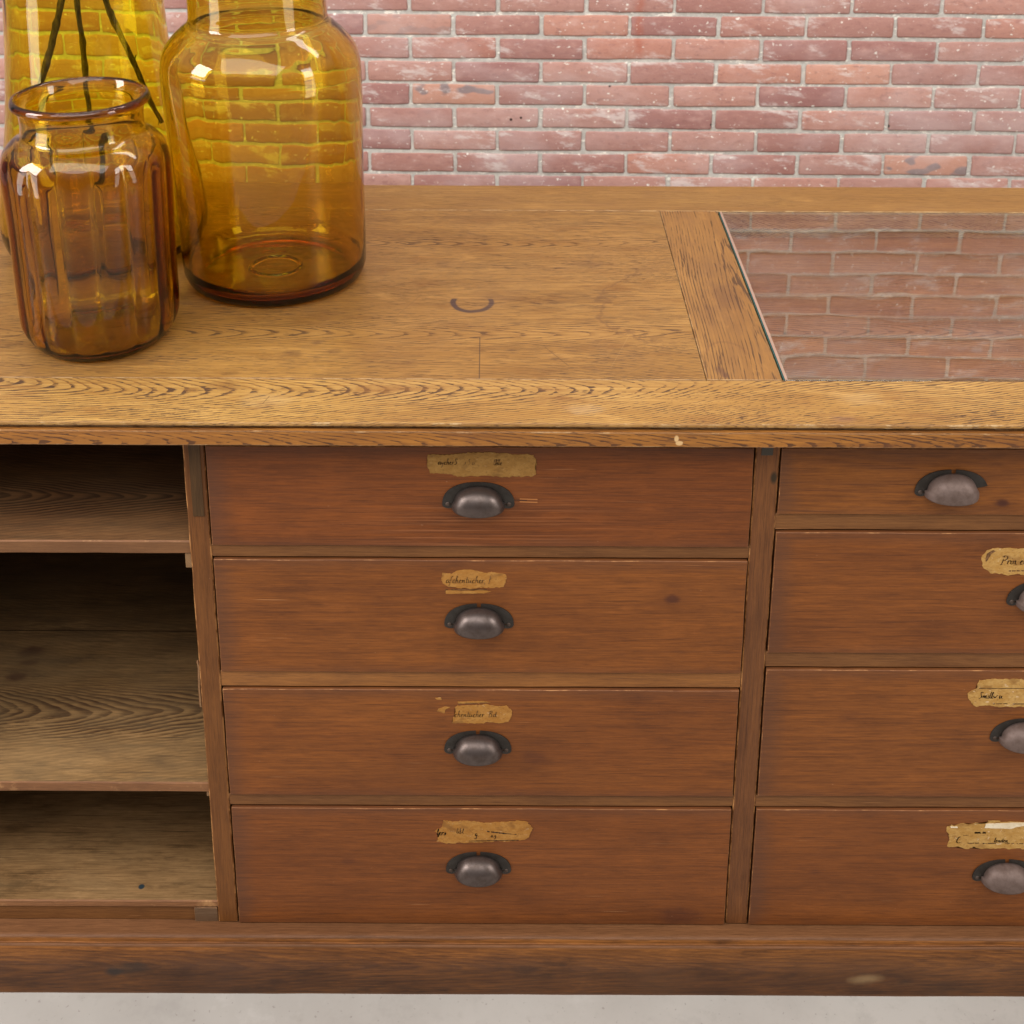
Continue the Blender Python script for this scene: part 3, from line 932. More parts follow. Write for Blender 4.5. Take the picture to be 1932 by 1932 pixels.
def paper_mat(name, seed, col=(0.36, 0.155, 0.030), light=(0.43, 0.21, 0.052), dark=(0.17, 0.068, 0.018), whit=0.2):
    b = NB(name)
    n = b.noise(b.vec(b.x * 70 + seed, b.z * 110, seed), 4.0, 0.7)
    n2 = b.noise(b.vec(b.x * 260 + seed, b.z * 330, seed), 3.0, 0.65)
    n3 = b.noise(b.vec(b.x * 38 + seed, b.z * 60, seed + 3), 2.0)
    c = b.mix(b.ss(n, 0.35, 0.7), col, light)
    c = b.mix(b.ss(n2, 0.5, 0.75) * 0.6, c, dark)
    c = b.mix(b.ss(n3, 0.56, 0.68) * 0.55, c, dark)
    c = b.mix(b.ss(n3, 0.40, 0.30) * 0, c, light)
    s_ = b.noise(b.vec(b.x * 150 + seed, b.z * 240, seed + 7), 2.0)
    c = b.mix(b.ss(s_, 0.66, 0.72) * whit, c, (0.72, 0.55, 0.36))
    return b.bsdf(c, 0.75, n + n2, 0.5, 0.0004, spec=0.2)


def ink_mat(name, col):
    b = NB(name)
    n = b.noise(b.vec(b.x * 220, b.z * 220, 0.0), 3.0)
    c = b.mix(b.ss(n, 0.35, 0.7), col, tuple(min(1, v * 2.6) for v in col))
    return b.bsdf(c, 0.8, spec=0.1)


INK = ink_mat("faded_ink", (0.085, 0.042, 0.018))
INK_D = ink_mat("dark_ink", (0.03, 0.016, 0.01))


def paper(parent, outline, yf, pm, ink, seed, texts=(), lines=(), blobs=(), scraps=()):
    """torn paper glued on the drawer; outline in x, z"""
    rnd = random.Random(seed)
    bm = bmesh.new()
    def sheet(poly, yy, jit, mi=0, step=0.0022):
        pts = []
        n = len(poly)
        for k in range(n):
            a_, b_ = Vector(poly[k]), Vector(poly[(k + 1) % n])
            m = max(1, int((b_ - a_).length / step))
            for q in range(m):
                p = a_.lerp(b_, q / m)
                nv = mnoise.noise_vector(Vector((p.x * 330, p.y * 330, seed)))
                nl = mnoise.noise_vector(Vector((p.x * 90, p.y * 90, seed + 5)))
                pts.append(p + Vector((nv.x + nl.x, nv.y + nl.y)) * jit)
        top = [bm.verts.new((p.x, yy, p.y)) for p in pts]
        bot = [bm.verts.new((p.x, yf, p.y)) for p in pts]
        f = bm.faces.new(top)
        f.material_index = mi
        fs = bmesh.ops.triangulate(bm, faces=[f])
        for k in range(len(pts)):
            g = bm.faces.new((top[k], bot[k], bot[(k + 1) % len(pts)], top[(k + 1) % len(pts)]))
            g.material_index = mi
    sheet(outline, yf - 0.0004, 0.0017)
    for sc in scraps:
        sheet(sc, yf - 0.00035, 0.0007)
    for (poly, mi) in blobs:
        sheet(poly, yf - 0.0007, 0.0005, mi)
    for (x0, z0, x1, z1, w_) in lines:
        m = 14
        for k in range(m):
            if rnd.random() < .12:
                continue
            a_ = Vector((x0 + (x1 - x0) * k / m, yf - 0.0006, z0 + (z1 - z0) * k / m))
            b_ = Vector((x0 + (x1 - x0) * (k + 1) / m, yf - 0.0006, z0 + (z1 - z0) * (k + 1) / m))
            w1, w2 = w_ * rnd.uniform(.6, 1.2) / 2, w_ * rnd.uniform(.6, 1.2) / 2
            vs_ = [bm.verts.new(q) for q in (a_ - Vector((0, 0, w1)), b_ - Vector((0, 0, w2)), b_ + Vector((0, 0, w2)), a_ + Vector((0, 0, w1)))]
            bm.faces.new(vs_).material_index = 1
    for (tx, x, z, h, w_, fd) in texts:
        write(bm, tx, x, z, h, yf - 0.0006, w_, fade=fd, rnd=rnd)
    bmesh.ops.recalc_face_normals(bm, faces=[f for f in bm.faces if f.material_index != 1])
    for f in bm.faces:
        if f.material_index == 1 and f.normal.y > 0:
            f.normal_flip()
    me = bpy.data.meshes.new("paper_label")
    bm.to_mesh(me)
    bm.free()
    return link("paper_label", me, [pm, ink, CREAM], parent)


CREAM = paper_mat("cream_paper", 3.0, (0.72, 0.60, 0.42), (0.80, 0.70, 0.52), (0.6, 0.45, 0.26))

# ---- drawers
YD = -0.0018


def edge_dirt(x0, x1, z0, z1, extra=None):
    """grime rubbed in along the left and top borders, fixed to the wood"""
    def f(b, c):
        n = b.noise(b.vec(b.x * 14, b.z * 9, z0), 3.0)
        e1 = 1.0 - b.ss(b.x - x0 + (n - 0.5) * 0.03, 0.0, 0.035)
        e2 = 1.0 - b.ss((z1 - b.z) + (n - 0.5) * 0.02, 0.0, 0.022)
        e3 = 1.0 - b.ss((b.z - z0) + (n - 0.5) * 0.02, 0.0, 0.016)
        c = b.mix((e1 * 0.5).max(e2 * 0.35).max(e3 * 0.3), c, (0.085, 0.040, 0.025))
        if extra:
            c = extra(b, c)
        return c
    return f


def ex_d1(b, c):
    # bare, worn grain around the pull
    m = disc(b, b.x, b.z, -0.02, 0.735, 0.13, 0.08, 3.0)
    g = b.noise(b.vec(b.x * 4, b.z * 420, 2.0), 2.0)
    c = b.mix(m * b.ss(g, 0.52, 0.68) * 0.55, c, (0.36, 0.135, 0.05))
    for zz in (0.7715, 0.7755):
        c = b.mix(capsule(b, b.x, b.z, 0.012, zz, 0.033, zz - .0006, 0.0010) * 0.8, c, (0.50, 0.20, 0.06))
    c = b.mix(capsule(b, b.x, b.z, 0.004, 0.7738, 0.02, 0.7736, 0.0009) * 0.8, c, (0.02, 0.012, 0.01))
    return c


drawers = []
spec_ = [
    (0, -0.3762, 0.3002, c1[0], 70.0, dict(mid=(0.179, 0.051, 0.012), light=(0.232, 0.067, 0.014), ring_amt=0.2, scratches=.9), (), ex_d1),
    (1, -0.3760, 0.3004, c1[1], 75.0, dict(mid=(0.206, 0.064, 0.013), light=(0.257, 0.083, 0.017)), ((0.207, 0.631 - .002, 0.0075, .75),), None),
    (2, -0.3758, 0.3002, c1[2], 82.0, dict(mid=(0.197, 0.059, 0.013), light=(0.250, 0.080, 0.016)), ((0.031, 0.380, 0.012, .35), (-0.3, 0.43, .008, .15)), None),
    (3, -0.3758, 0.3002, c1[3], 88.0, dict(mid=(0.194, 0.058, 0.013), light=(0.237, 0.073, 0.016)), ((0.235, 0.11, 0.02, .5), (-0.22, 0.205, .007, .3)), None),
    (4, 0.3340, 1.0044, c2[0], 93.0, dict(mid=(0.221, 0.073, 0.014), light=(0.264, 0.089, 0.017), ring_amt=.22), ((0.613, 0.7725, 0.0065, .95),), None),
    (5, 0.3340, 1.0044, c2[1], 101.0, dict(mid=(0.194, 0.060, 0.013), light=(0.242, 0.077, 0.016), ring_amt=.16), (), None),
    (6, 0.3340, 1.0044, c2[2], 108.0, dict(mid=(0.204, 0.065, 0.014), light=(0.254, 0.083, 0.017)), ((0.45, 0.45, .008, .15),), None),
    (7, 0.3340, 1.0044, c2[3], 115.0, dict(mid=(0.202, 0.061, 0.013), light=(0.248, 0.077, 0.016)), ((0.42, 0.19, .006, .3),), None),
]
for (k, x0, x1, (zt, zb), sd, pal, kn, ex) in spec_:
    vc = zb + (zt - zb) * (0.3 + 0.37 * ((k * 7) % 3))
    m_ = pine("drawer_pine", 'front', sd, vc=vc, a=0.35, bb=0.02, per=0.007, knots=[(a_, b_ + YD * .9, r_, s_) for a_, b_, r_, s_ in kn],
              marks=edge_dirt(x0, x1, zb, zt, ex), **pal)
    e_ = pine("drawer_worn_edge", 'front', sd, vc=vc, wear=0.45, wear_col=(0.48, 0.23, 0.085), mid=(0.2, 0.08, 0.028), light=(0.25, 0.10, 0.035))
    d = board("drawer", (x0, x1, YD, 0.019, zb + .0004, zt), [m_, e_], counter, bev=0.0008, jit=0.00055, seed=k * 3.1, step=0.02)
    drawers.append(d)

HP = [(-0.0402, 0.7712, CUP, False, .99), (-0.0399, 0.5935, CUP, True, .98), (-0.0421, 0.3955, CUP, True, .98), (-0.0419, 0.1935, CUP, True, .98),
      (0.5475, 0.7912, CUP_B, True, 1.0), (0.6785, 0.6313, CUP_B, False, .98), (0.6800, 0.4185, CUP_B, False, .98), (0.6812, 0.1845, CUP_B, True, .98)]
for k, (x, z, mt, sl, s_) in enumerate(HP):
    handle(drawers[k], x, z, YD, mt, sl, s_, broken=(k == 4))

PM = [paper_mat("ochre_paper", q * 3.3) for q in range(3)]
PM2 = [paper_mat("pale_ochre_paper", 20 + q * 3.3, (0.42, 0.222, 0.055), (0.52, 0.310, 0.10), (0.22, 0.098, 0.026), .5) for q in range(3)]
paper(drawers[0], [(-.104, .838), (-.09, .837), (-.07, .838), (-.052, .8415), (-.03, .8415), (-.01, .840), (.015, .839), (.028, .8385), (.031, .830),
                   (.031, .809), (.02, .8085), (-.01, .8075), (-.03, .809), (-.055, .8065), (-.075, .810), (-.1, .811), (-.104, .822)],
      YD, paper_mat("stained_paper", 50.0, (0.28, 0.138, 0.032), (0.35, 0.185, 0.050), (0.15, 0.07, 0.02), .1), INK, 1,
      texts=[("aycherS", -.090, .824, .0042, .0007, .05), ("s.S.a.", -.058, .824, .0040, .0005, .35), ("Ible", -.0215, .8235, .0042, .0006, .15), ("lll", -.0215, .8235, .0042, .0006, .3)],
      lines=[(.0262, .827, .0265, .813, .0016)])
paper(drawers[1], [(-.087, .6665), (-.075, .667), (-.066, .6715), (-.055, .6725), (-.045, .671), (-.035, .668), (-.012, .6675), (-.004, .6655), (-.006, .656),
                   (-.008, .6465), (-.03, .6455), (-.06, .645), (-.078, .646), (-.086, .652)],
      YD, PM[0], INK, 2, texts=[("afchentUcher, F", -.082, .6525, .0052, .00065, .03)],
      lines=[(-.083, .6425, -.03, .6430, .0014)], scraps=[[(-.082, .641), (-.035, .6415), (-.024, .640), (-.034, .637), (-.082, .6365)]])
paper(drawers[2], [(-.071, .464), (-.03, .4655), (-.012, .464), (-.004, .4635), (.003, .455), (.002, .449), (-.002, .437), (-.03, .436), (-.06, .4355), (-.077, .436), (-.073, .447)],
      YD, PM[1], INK, 3, texts=[("chentUcher, Bd", -.073, .4455, .0050, .00065, .12)],
      lines=[(-.068, .4665, -.028, .4685, .0012)],
      scraps=[[(-.068, .4700), (-.035, .471), (-.025, .469), (-.035, .4675), (-.068, .467)], [(-.098, .4755), (-.090, .476), (-.089, .473), (-.096, .4725)],
              [(-.094, .458), (-.085, .462), (-.078, .461), (-.085, .457), (-.086, .451), (-.096, .454)]])
paper(drawers[3], [(-.089, .2745), (-.075, .2735), (-.055, .274), (-.035, .2715), (-.02, .273), (.01, .2745), (.026, .2725), (.032, .262), (.028, .248), (.02, .243),
                   (-.01, .2395), (-.05, .2375), (-.085, .236), (-.1, .240), (-.095, .248), (-.101, .257), (-.09, .266)],
      YD, PM[2], INK_D, 4, texts=[("lers", -.0985, .2505, .0050, .0011, .1), ("libl", -.072, .253, .0045, .0006, .3), ("g.", -.047, .2485, .005, .0008, .1), ("a.g", -.025, .247, .0035, .0007, .2)],
      lines=[(-.055, .2405, .013, .2425, .0014), (-.03, .257, -.005, .2535, .0022), (-.005, .2535, .01, .252, .0012)])
paper(drawers[5], [(.600, .703), (.612, .7075), (.64, .707), (.67, .7075), (.71, .707), (.735, .704), (.74, .690), (.734, .673), (.70, .668), (.66, .6685),
                   (.63, .6675), (.607, .672), (.5965, .682), (.596, .693)],
      YD, PM2[0], INK, 5, texts=[("Prinzen", .620, .6835, .0062, .0009, .05)],
      lines=[(.632, .6740, .652, .6745, .0018), (.66, .672, .72, .673, .0012)],
      blobs=[([(.602, .700), (.609, .7045), (.612, .703), (.607, .699), (.604, .690), (.6015, .687), (.601, .694)], 1)])
paper(drawers[6], [(.612, .508), (.62, .5085), (.68, .509), (.735, .508), (.742, .495), (.738, .470), (.70, .4655), (.66, .466), (.635, .4655), (.620, .467), (.613, .465),
                   (.605, .470), (.6005, .479), (.5995, .487), (.604, .491), (.610, .493), (.611, .502)],
      YD, PM2[1], INK_D, 6, texts=[("Smillw.u", .614, .4785, .0050, .0010, .2)],
      lines=[(.6135, .4945, .735, .4950, .0010), (.634, .4700, .653, .4705, .0012), (.66, .4700, .72, .4710, .0012)])
paper(drawers[7], [(.5925, .267), (.601, .2705), (.612, .274), (.625, .2725), (.65, .276), (.70, .276), (.745, .272), (.747, .245), (.735, .231), (.70, .2305), (.67, .2315),
                   (.64, .231), (.635, .2335), (.624, .231), (.605, .2335), (.5975, .235), (.5985, .25)],
      YD, PM2[2], INK_D, 7, texts=[("C", .608, .2405, .0055, .0010, 0), ("....", .632, .2415, .005, .001, 0), ("nnm .im", .632, .2570, .0026, .0010, .2), ("lenden", .66, .2420, .0040, .0008, .1)],
      lines=[(.617, .2535, .624, .2542, .0012), (.624, .2405, .64, .2402, .0011), (.645, .2402, .663, .2405, .0016), (.675, .241, .70, .240, .0012)],
      blobs=[([(.6455, .2735), (.665, .2745), (.70, .276), (.702, .2715), (.688, .268), (.681, .265), (.645, .2665)], 2),
             ([(.598, .2685), (.608, .2690), (.6085, .2665), (.599, .2665)], 2)],
      scraps=[[(.648, .2785), (.665, .2785), (.665, .2755), (.648, .2755)]])

# ---- shelves of the open bay
SH_PAL = dict(dust=.35, scratches=.35, rough=.6, spec=.3)
SH2 = pine("shelf_pine_broad_grain", 'top', 130.0, vc=0.137 + .30, a=0.034, bb=0.014, per=0.0062, mid=(0.249, 0.134, 0.049), light=(0.339, 0.194, 0.078),
           dark=(0.115, 0.07, 0.036), late=(0.055, 0.022, 0.010), ring_amt=1.0, mott=1.2, blotch=.8,
           knots=((-0.73, 0.262 + .30, 0.014, .8), (-0.725, 0.238 + .30, 0.009, .7), (-0.735, 0.205 + .30, 0.010, .8)),
           marks=lambda b, c: b.mix(1.0 - b.ss((b.y - 0.311).abs(), 0.0006, 0.0016), c, (0.03, 0.018, 0.01)), **SH_PAL)
SH1 = pine("shelf_dark_pine", 'top', 136.0, vc=0.103 + .64, a=0.03, bb=0.012, per=0.0062, mid=(0.170, 0.076, 0.029), light=(0.227, 0.109, 0.044),
           dark=(0.075, 0.04, 0.022), late=(0.03, 0.013, 0.007), ring_amt=1.1, dust=.15, scratches=.3, rough=.6, spec=.3, blotch=.6)
SH3 = pine("bottom_board_pine", 'top', 141.0, vc=0.45, a=0.05, bb=0.02, per=0.006, mid=(0.212, 0.114, 0.044), light=(0.286, 0.163, 0.068),
           dark=(0.090, 0.046, 0.017), ring_amt=.3, mott=1.3, blotch=.9, dust=.3, scratches=.3, rough=.6, spec=.3,
           marks=lambda b, c: b.mix(disc(b, b.x, b.y, -0.516, 0.024, 0.0042, 0.001, 1.0), c, (0.02, 0.03, 0.035)))
SHE = pine("shelf_front_edge", 'front', 145.0, mid=(0.22, 0.095, 0.038), light=(0.27, 0.12, 0.048), dark=(0.13, 0.055, 0.024), wear=.3,
           wear_col=(0.42, 0.22, 0.09), ring_amt=.1)
SHE1 = pine("shelf_front_face", 'front', 146.0, mid=(0.20, 0.090, 0.036), light=(0.25, 0.115, 0.046), dark=(0.13, 0.058, 0.025), ring_amt=.1)


def shelf(z0, z1, y0, mtop, nose):
    bm = box_bm(XL + .0225, -0.3995, y0, YB - .0135, z0, z1, bev=0.0016, jit=0.0004, seed=z0 * 40, step=0.03)
    bm.normal_update()
    for f in bm.faces:
        if f.normal.y < -0.8 and f.material_index == 0:
            f.material_index = 2
    return finish("shelf", bm, [mtop, SHE, nose], counter)


shelf(0.6911, 0.7098, 0.0020, SH1, SHE1)
shelf(0.3168, 0.3327, 0.0020, SH2, SHE)
shelf(0.1195, 0.1310, 0.0010, SH3, SHE)
board("bottom_rail", (XL + .0305, -0.4055, 0.0040, 0.022, zB + .0004, 0.1190), [R1, RE], counter, bev=0.001, jit=0.0005, seed=31)
# bare patch and lime stain at the right end of the bottom rail
board("filler_block", (-0.438, -0.4056, 0.0012, 0.0038, 0.0946, 0.1185),
      [pine("grey_filler", 'front', 150.0, mid=(0.13, 0.07, 0.036), light=(0.17, 0.11, 0.065), dark=(0.08, 0.04, 0.02), ring_amt=0.1), RE], counter, bev=0.0004, jit=0.0005)
CLEAT = pine("cleat_pine", 'cross', 155.0, mid=(0.26, 0.145, 0.065), light=(0.33, 0.19, 0.09), dark=(0.16, 0.085, 0.04))
for (z0, z1, xx) in ((0.669, 0.6905, 0.413), (0.3080, 0.3162, 0.409)):
    board("shelf_cleat", (-xx, -0.3992, 0.004, 0.60, z0, z1), [CLEAT, CLEAT], counter, bev=0.0006, jit=0.0003, step=.05)
# torn strip of wood hanging from the post edge
board("splinter", (-0.4085, -0.4053, 0.002, 0.006, 0.456, 0.528), [CLEAT, SHE], p1, bev=0.0008, jit=0.0018, step=.006, seed=5)


# ---- plinth: moulded board
def sweep(name, prof, x0, x1, mats, parent, jit=0.0004, n=90, seed=0.0, idx=None):
    bm = bmesh.new()
    cols = []
    for k in range(n + 1):
        x = x0 + (x1 - x0) * k / n
        col = []
        for (y, z) in prof:
            nv = mnoise.noise_vector(Vector((x * 14, y * 60, z * 60 + seed)))
            nv2 = mnoise.noise_vector(Vector((x * 70, y * 200, z * 200 + seed)))
            zz = z + (nv.z + nv2.z * .4) * jit if z > 0.001 else z
            col.append(bm.verts.new((x, y + (nv.y + nv2.y * .4) * jit, zz)))
        cols.append(col)
    m = len(prof)
    for k in range(n):
        for i in range(m):
            j = (i + 1) % m
            f = bm.faces.new((cols[k][i], cols[k][j], cols[k + 1][j], cols[k + 1][i]))
            f.material_index = (idx or {}).get(i, 0)
            f.smooth = i not in (m - 1, m - 2)
    bm.faces.new(cols[0][::-1])
    bm.faces.new(cols[-1])
    bmesh.ops.recalc_face_normals(bm, faces=bm.faces[:])
    return finish(name, bm, mats, parent)


def plinth_marks(b, c):
    x, z = b.x, b.z
    wob = (b.noise(b.vec(x * 30, z * 30, 0.0), 3.0) - 0.5)
    for (mx, mz, mr, ma, col) in ((-0.52, 0.045, 0.016, .75, (0.05, 0.028, 0.018)), (-0.545, 0.038, 0.008, .8, (0.035, 0.03, 0.028)), (-0.40, 0.055, 0.05, .35, (0.07, 0.03, 0.018)),
                                  (0.490, 0.030, 0.010, .6, (0.55, 0.36, 0.17)), (0.505, 0.032, 0.008, .5, (0.55, 0.36, 0.17)), (0.55, 0.026, 0.006, .6, (0.06, 0.03, 0.015)),
                                  (0.61, 0.014, 0.02, .4, (0.06, 0.03, 0.015)), (0.0, 0.06, 0.03, .2, (0.07, 0.03, 0.018)), (0.2, 0.02, 0.03, .3, (0.26, 0.12, 0.045))):
        dd = (((x - mx) * 0.5).sq() + (z - mz).sq()).sqrt() + wob * mr * 1.6
        c = b.mix((1.0 - b.ss(dd, mr * 0.1, mr * 1.2)) * ma, c, col)
    n = b.noise(b.vec(x * 12, z * 70, 9.0), 4.0, 0.7)
    c = b.mix(b.ss(n, 0.58, 0.75) * 0.3 * (1.0 - b.ss(z, 0.03, 0.07)), c, (0.30, 0.14, 0.055))
    foot = 1.0 - b.ss(z + wob * 0.004, 0.001, 0.004)
    c = b.mix(foot * 0.35, c, (0.36, 0.19, 0.10))
    return c


PL = pine("plinth_pine", 'front', 160.0, vc=0.02, a=0.06, bb=0.012, per=0.006, mid=(0.218, 0.077, 0.018), light=(0.287, 0.107, 0.023), dark=(0.086, 0.031, 0.010),
          ring_amt=0.5, blotch=.8, mott=1.3, marks=plinth_marks, scratches=.8)
PLT = pine("plinth_ledge_pine", 'top', 166.0, mid=(0.158, 0.065, 0.026), light=(0.198, 0.086, 0.035), dark=(0.090, 0.038, 0.016), wear=.0,
           wear_col=(0.34, 0.17, 0.08), ring_amt=.1, scratches=.6, blotch=.3)
prof = [(0.020, 0.0), (-0.030, 0.0), (-0.0302, 0.076), (-0.0300, 0.0835), (-0.0290, 0.0862), (-0.0270, 0.0866), (-0.0252, 0.0850), (-0.0240, 0.0846), (-0.0238, 0.0875),
        (-0.0230, 0.0915), (-0.0205, 0.0936), (-0.0165, 0.0942), (0.020, 0.0942)]
sweep("plinth", prof, XL - .03, XR - .03, [PL, PLT], counter, jit=0.0005, idx={3: 1, 4: 1, 5: 1, 9: 1, 10: 1, 11: 1})

# ------------------------------------------------------------------ glass jars
def glass_mat(name, tr, thick, wav=0.15, wsc=28.0, rough=0.0):
    """tr: transmittance through one wall of the given thickness"""
    b = NB(name)
    g = b.t.nodes.new("ShaderNodeBsdfGlass")
    g.inputs["Color"].default_value = (1, 1, 1, 1)
    g.inputs["Roughness"].default_value = rough
    g.inputs["IOR"].default_value = 1.5
    n = b.noise(b.vec(b.x * wsc, b.y * wsc, b.z * wsc * 0.35), 2.0)
    bp = b.t.nodes.new("ShaderNodeBump")
    bp.inputs["Strength"].default_value = wav
    bp.inputs["Distance"].default_value = 0.004
    b.put(bp.inputs["Height"], n)
    b.t.links.new(bp.outputs[0], g.inputs["Normal"])
    b.t.links.new(g.outputs[0], b.out.inputs[0])
    sig = [-math.log(t) / thick for t in tr]
    dn = max(sig)
    va = b.t.nodes.new("ShaderNodeVolumeAbsorption")
    va.inputs["Density"].default_value = dn
    va.inputs["Color"].default_value = tuple(1 - s_ / dn for s_ in sig) + (1,)
    b.t.links.new(va.outputs[0], b.out.inputs["Volume"])
    return b.mat


def crv(pts, n=6):
    """Catmull-Rom through the profile"""
    out = []
    P = [pts[0]] + list(pts) + [pts[-1]]
    for i in range(1, len(P) - 2):
        p0, p1, p2, p3 = [Vector(P[j]) for j in (i - 1, i, i + 1, i + 2)]
        for k in range(n):
            t = k / n
            out.append(0.5 * ((2 * p1) + (p2 - p0) * t + (2 * p0 - 5 * p1 + 4 * p2 - p3) * t * t + (-p0 + 3 * p1 - 3 * p2 + p3) * t ** 3))
    out.append(Vector(pts[-1]))
    return out


def lathe(name, outer, inner, mat, parent, seg=128, shape=None, shear=0.0, wob=0.0006, seed=0.0):
    """closed glass body: outer profile from the base centre up to the rim, inner one back down"""
    o_ = crv(outer)
    i_ = crv(inner)
    prof_ = o_ + i_
    bm = bmesh.new()
    R = []
    for q, p in enumerate(prof_):
        isin = q >= len(o_)
        r, z = max(p.x, 0), p.y
        if r < 1e-5:
            R.append([bm.verts.new((shear * z, 0, z))])
            continue
        rw = []
        for k in range(seg):
            t = 2 * pi * k / seg
            rr = r
            if shape:
                rr = shape(r, z, t, isin)
            if wob:
                rr += wob * mnoise.noise(Vector((cos(t) * 2.2, sin(t) * 2.2, z * 9 + seed))) * min(1, r / .03)
            rw.append(bm.verts.new((rr * cos(t) + shear * z, rr * sin(t), z)))
        R.append(rw)
    for a_, b_ in zip(R[:-1], R[1:]):
        if len(a_) == 1 and len(b_) == 1:
            continue
        for k in range(seg):
            k2 = (k + 1) % seg
            if len(a_) == 1:
                bm.faces.new((a_[0], b_[k], b_[k2]))
            elif len(b_) == 1:
                bm.faces.new((a_[k], a_[k2], b_[0]))
            else:
                bm.faces.new((a_[k], a_[k2], b_[k2], b_[k]))
    bmesh.ops.recalc_face_normals(bm, faces=bm.faces[:])
    return finish(name, bm, mat, parent, sm=True)


TZ = H + 0.0009
# big jar
big = lathe("glass_jar",
            [(0, .006), (.03, .0055), (.06, .004), (.10, .001), (.115, .0), (.127, .004), (.1335, .016), (.135, .035), (.137, .12), (.140, .22), (.1425, .30), (.1415, .327),
             (.136, .348), (.124, .366), (.110, .380), (.101, .388), (.0975, .396), (.0968, .41), (.0968, .445), (.099, .452), (.103, .458), (.104, .466), (.101, .473), (.096, .475)],
            [(.092, .472), (.0918, .46), (.0925, .44), (.0932, .40), (.096, .391), (.105, .381), (.120, .364), (.1325, .345), (.138, .325), (.139, .30), (.1360, .22), (.1318, .12),
             (.1295, .045), (.127, .028), (.118, .015), (.10, .0110), (.06, .0115), (.042, .0118), (.036, .0142), (.030, .0118), (.015, .0122), (0, .0125)],
            glass_mat("amber_yellow_glass", (0.915, 0.80, 0.21), 0.0038, 0.65, 12.0), None, shear=-0.020, seed=2.0)
big.location = (-0.3525, 0.402, TZ)
big["label"] = "large smooth amber glass jar with a narrow neck, right of the fluted jar"
big["category"] = "jar"
big["group"] = "amber glass vessels on the counter"


def ribbed(r, z, t, isin):
    body = min(1, max(0, (z - .008) / .03)) * min(1, max(0, (.277 - z) / .035))
    nr = 16
    u = abs(sin(nr / 2 * t + .35))
    k = (u ** .6 - .70)
    if isin:
        return r * (1 - .020 * body)
    return r * (1 + .044 * k * body)


small = lathe("ribbed_glass_jar",
              [(0, .005), (.03, .0045), (.06, .002), (.078, .0), (.086, .004), (.094, .014), (.100, .028), (.1025, .045), (.1035, .10), (.105, .18), (.1065, .235), (.1055, .256),
               (.101, .270), (.092, .281), (.082, .288), (.0775, .295), (.0768, .31), (.0785, .322), (.083, .3275), (.0865, .331), (.087, .335), (.085, .339), (.0815, .3405)],
              [(.079, .338), (.0765, .332), (.0738, .322), (.0732, .31), (.0742, .297), (.079, .287), (.089, .279), (.098, .268), (.102, .254), (.1030, .235), (.1015, .18),
               (.1, .10), (.099, .047), (.096, .030), (.088, .016), (.076, .0105), (.05, .0115), (.02, .0125), (0, .013)],
              glass_mat("brown_amber_glass", (0.865, 0.73, 0.19), 0.0042, 0.22, 20.0), None, shape=ribbed, seg=240, wob=0.0012, seed=8.0, shear=-0.004)
small.location = (-0.5535, 0.195, TZ)
small["label"] = "small brown amber glass jar with fluted sides and rolled rim, nearest the front"
small["category"] = "jar"
small["group"] = "amber glass vessels on the counter"

vase = lathe("glass_vase",
             [(0, .02), (.03, .016), (.07, .006), (.105, .001), (.125, .0), (.142, .008), (.150, .028), (.1515, .055), (.1465, .10), (.1375, .16), (.1285, .22), (.1205, .30), (.1145, .40),
              (.108, .50), (.10, .56), (.098, .60), (.101, .605), (.0985, .609)],
             [(.0955, .606), (.0945, .60), (.0965, .56), (.104, .50), (.1105, .40), (.1165, .30), (.1245, .22), (.1335, .16), (.1425, .10), (.1475, .055), (.145, .032), (.136, .014),
              (.115, .010), (.07, .014), (.03, .023), (0, .027)],
             glass_mat("yellow_glass", (0.95, 0.88, 0.19), 0.0038, 0.55, 13.0), None, seed=15.0, wob=0.0016, shear=0.0)
vase.location = (-0.640, 0.512, TZ)
vase["label"] = "tall yellow glass vase holding three bare branches, behind the ribbed brown jar"
vase["category"] = "vase"
vase["group"] = "amber glass vessels on the counter"


# ------------------------------------------------------------------ branches
def bark_mat():
    b = NB("bark")
    n = b.noise(b.vec(b.x * 180, b.y * 180, b.z * 60), 4.0, 0.7)
    c = b.mix(b.ss(n, 0.35, 0.7), (0.055, 0.034, 0.020), (0.15, 0.10, 0.062))
    return b.bsdf(c, 0.8, n, 1.0, 0.002, spec=0.2)


BARK = bark_mat()


def tube(bm, pts, rad, seg=10, seed=0.0):
    prev = None
    for i, (p, r) in enumerate(zip(pts, rad)):
        d = (pts[min(i + 1, len(pts) - 1)] - pts[max(i - 1, 0)]).normalized()
        s_ = d.cross(Vector((0, 1, 0.1))).normalized()
        t_ = d.cross(s_)
        ring_ = []
        for k in range(seg):
            a_ = 2 * pi * k / seg
            rr = r * (1 + .25 * mnoise.noise(Vector((cos(a_) * 1.5 + seed, sin(a_) * 1.5, p.z * 70))))
            ring_.append(bm.verts.new(p + (s_ * cos(a_) + t_ * sin(a_)) * rr))
        if prev:
            for k in range(seg):
                bm.faces.new((prev[k], prev[(k + 1) % seg], ring_[(k + 1) % seg], ring_[k]))
        else:
            bm.faces.new(ring_[::-1])
        prev = ring_
    bm.faces.new(prev)


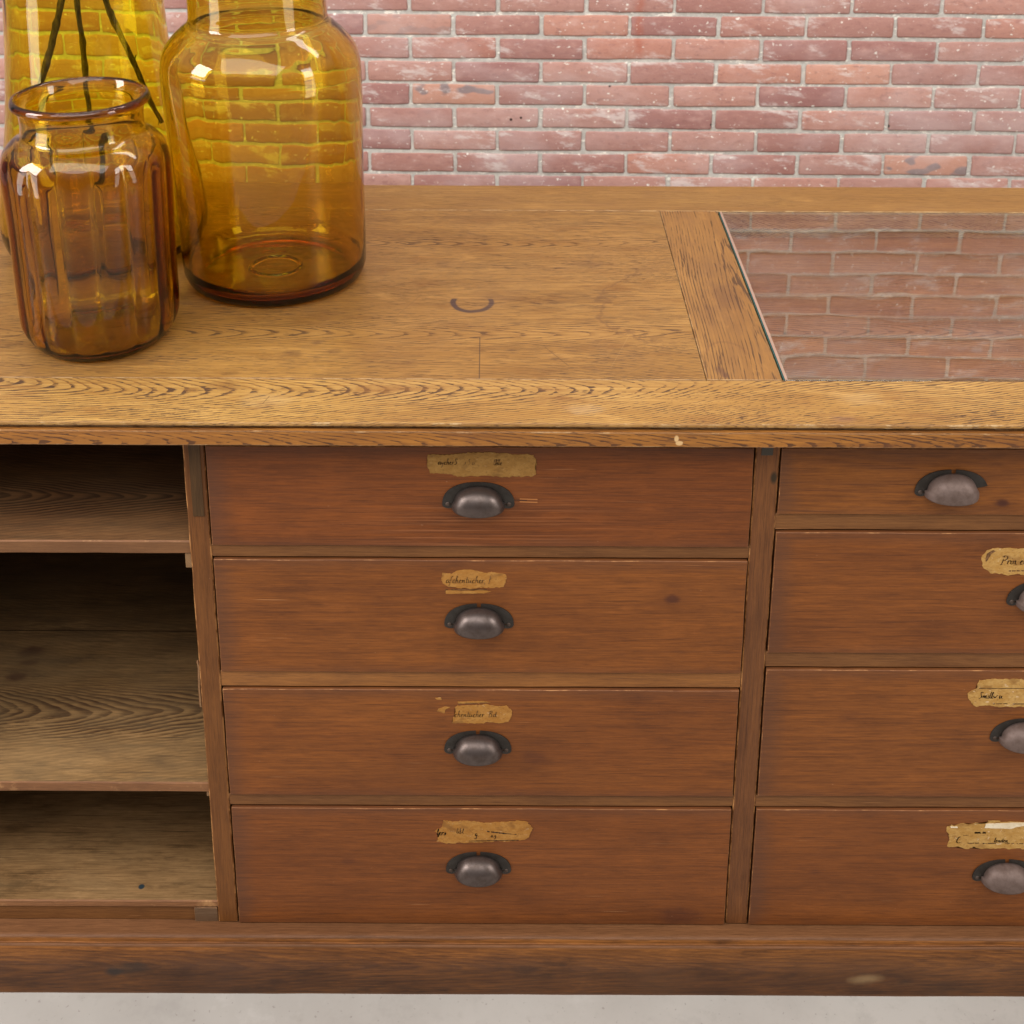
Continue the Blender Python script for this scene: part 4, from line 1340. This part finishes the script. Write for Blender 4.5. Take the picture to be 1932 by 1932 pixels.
def branch(label, p0, p1, r0, r1, seed, twigs=(), bend=0.006):
    p0, p1 = Vector(p0), Vector(p1)
    n = 70
    pts, rad = [], []
    for k in range(n + 1):
        f = k / n
        p = p0.lerp(p1, f) + mnoise.noise_vector(Vector((f * 5, seed, 0))) * bend + mnoise.noise_vector(Vector((f * 22, seed, 4))) * bend * .2
        pts.append(p)
        knob = max(0, mnoise.noise(Vector((f * 34, seed, 9)))) * .8
        rad.append((r0 + (r1 - r0) * f) * (1 + knob))
    bm = bmesh.new()
    tube(bm, pts, rad, seed=seed)
    for (f, d, L, r) in twigs:
        b0 = pts[int(f * n)]
        q = [b0 + Vector(d) * L * t + mnoise.noise_vector(Vector((t * 3, seed, 2))) * .002 * t for t in (0, .33, .66, 1)]
        tube(bm, q, [r, r * .8, r * .6, r * .35], seg=6, seed=seed)
    bmesh.ops.recalc_face_normals(bm, faces=bm.faces[:])
    o = finish("bare_branch", bm, BARK, None, sm=True)
    o["label"] = label
    o["category"] = "branch"
    o["group"] = "bare branches standing in the yellow vase"
    return o


def along(pa, pb, z):
    t = (z - pa[2]) / (pb[2] - pa[2])
    return tuple(a_ + (b_ - a_) * t for a_, b_ in zip(pa, pb))


b1a, b1b = (-0.706, 0.47, 1.164), (-0.660, 0.47, 1.295)
branch("leftmost thick dark branch in the yellow vase, leaning left towards its foot", along(b1a, b1b, 1.02), along(b1a, b1b, 1.56), 0.0050, 0.0044, 3.0,
       twigs=((.2, (-.6, -.3, .75), .02, .0014), (.33, (.7, -.3, .6), .012, .0012)), bend=.005)
b2a, b2b = (-0.640, 0.50, 1.067), (-0.648, 0.50, 1.296)
branch("middle branch in the yellow vase, thin and almost upright, seen above the ribbed jar's mouth", along(b2a, b2b, 0.935), along(b2a, b2b, 1.62), 0.0042, 0.0038, 12.0,
       twigs=((.55, (.7, -.2, .7), .02, .0012),), bend=.005)
b3a, b3b = (-0.536, 0.50, 1.108), (-0.605, 0.50, 1.296)
branch("rightmost branch in the yellow vase, slanting down to a forked tip beside the big jar", along(b3a, b3b, 1.103), along(b3a, b3b, 1.54), 0.0034, 0.0058, 21.0,
       twigs=((.02, (-.3, 0, -.9), .012, .0014), (.24, (.3, -.2, .9), .014, .0016), (.24, (-.25, -.2, .95), .012, .0012)), bend=.006)
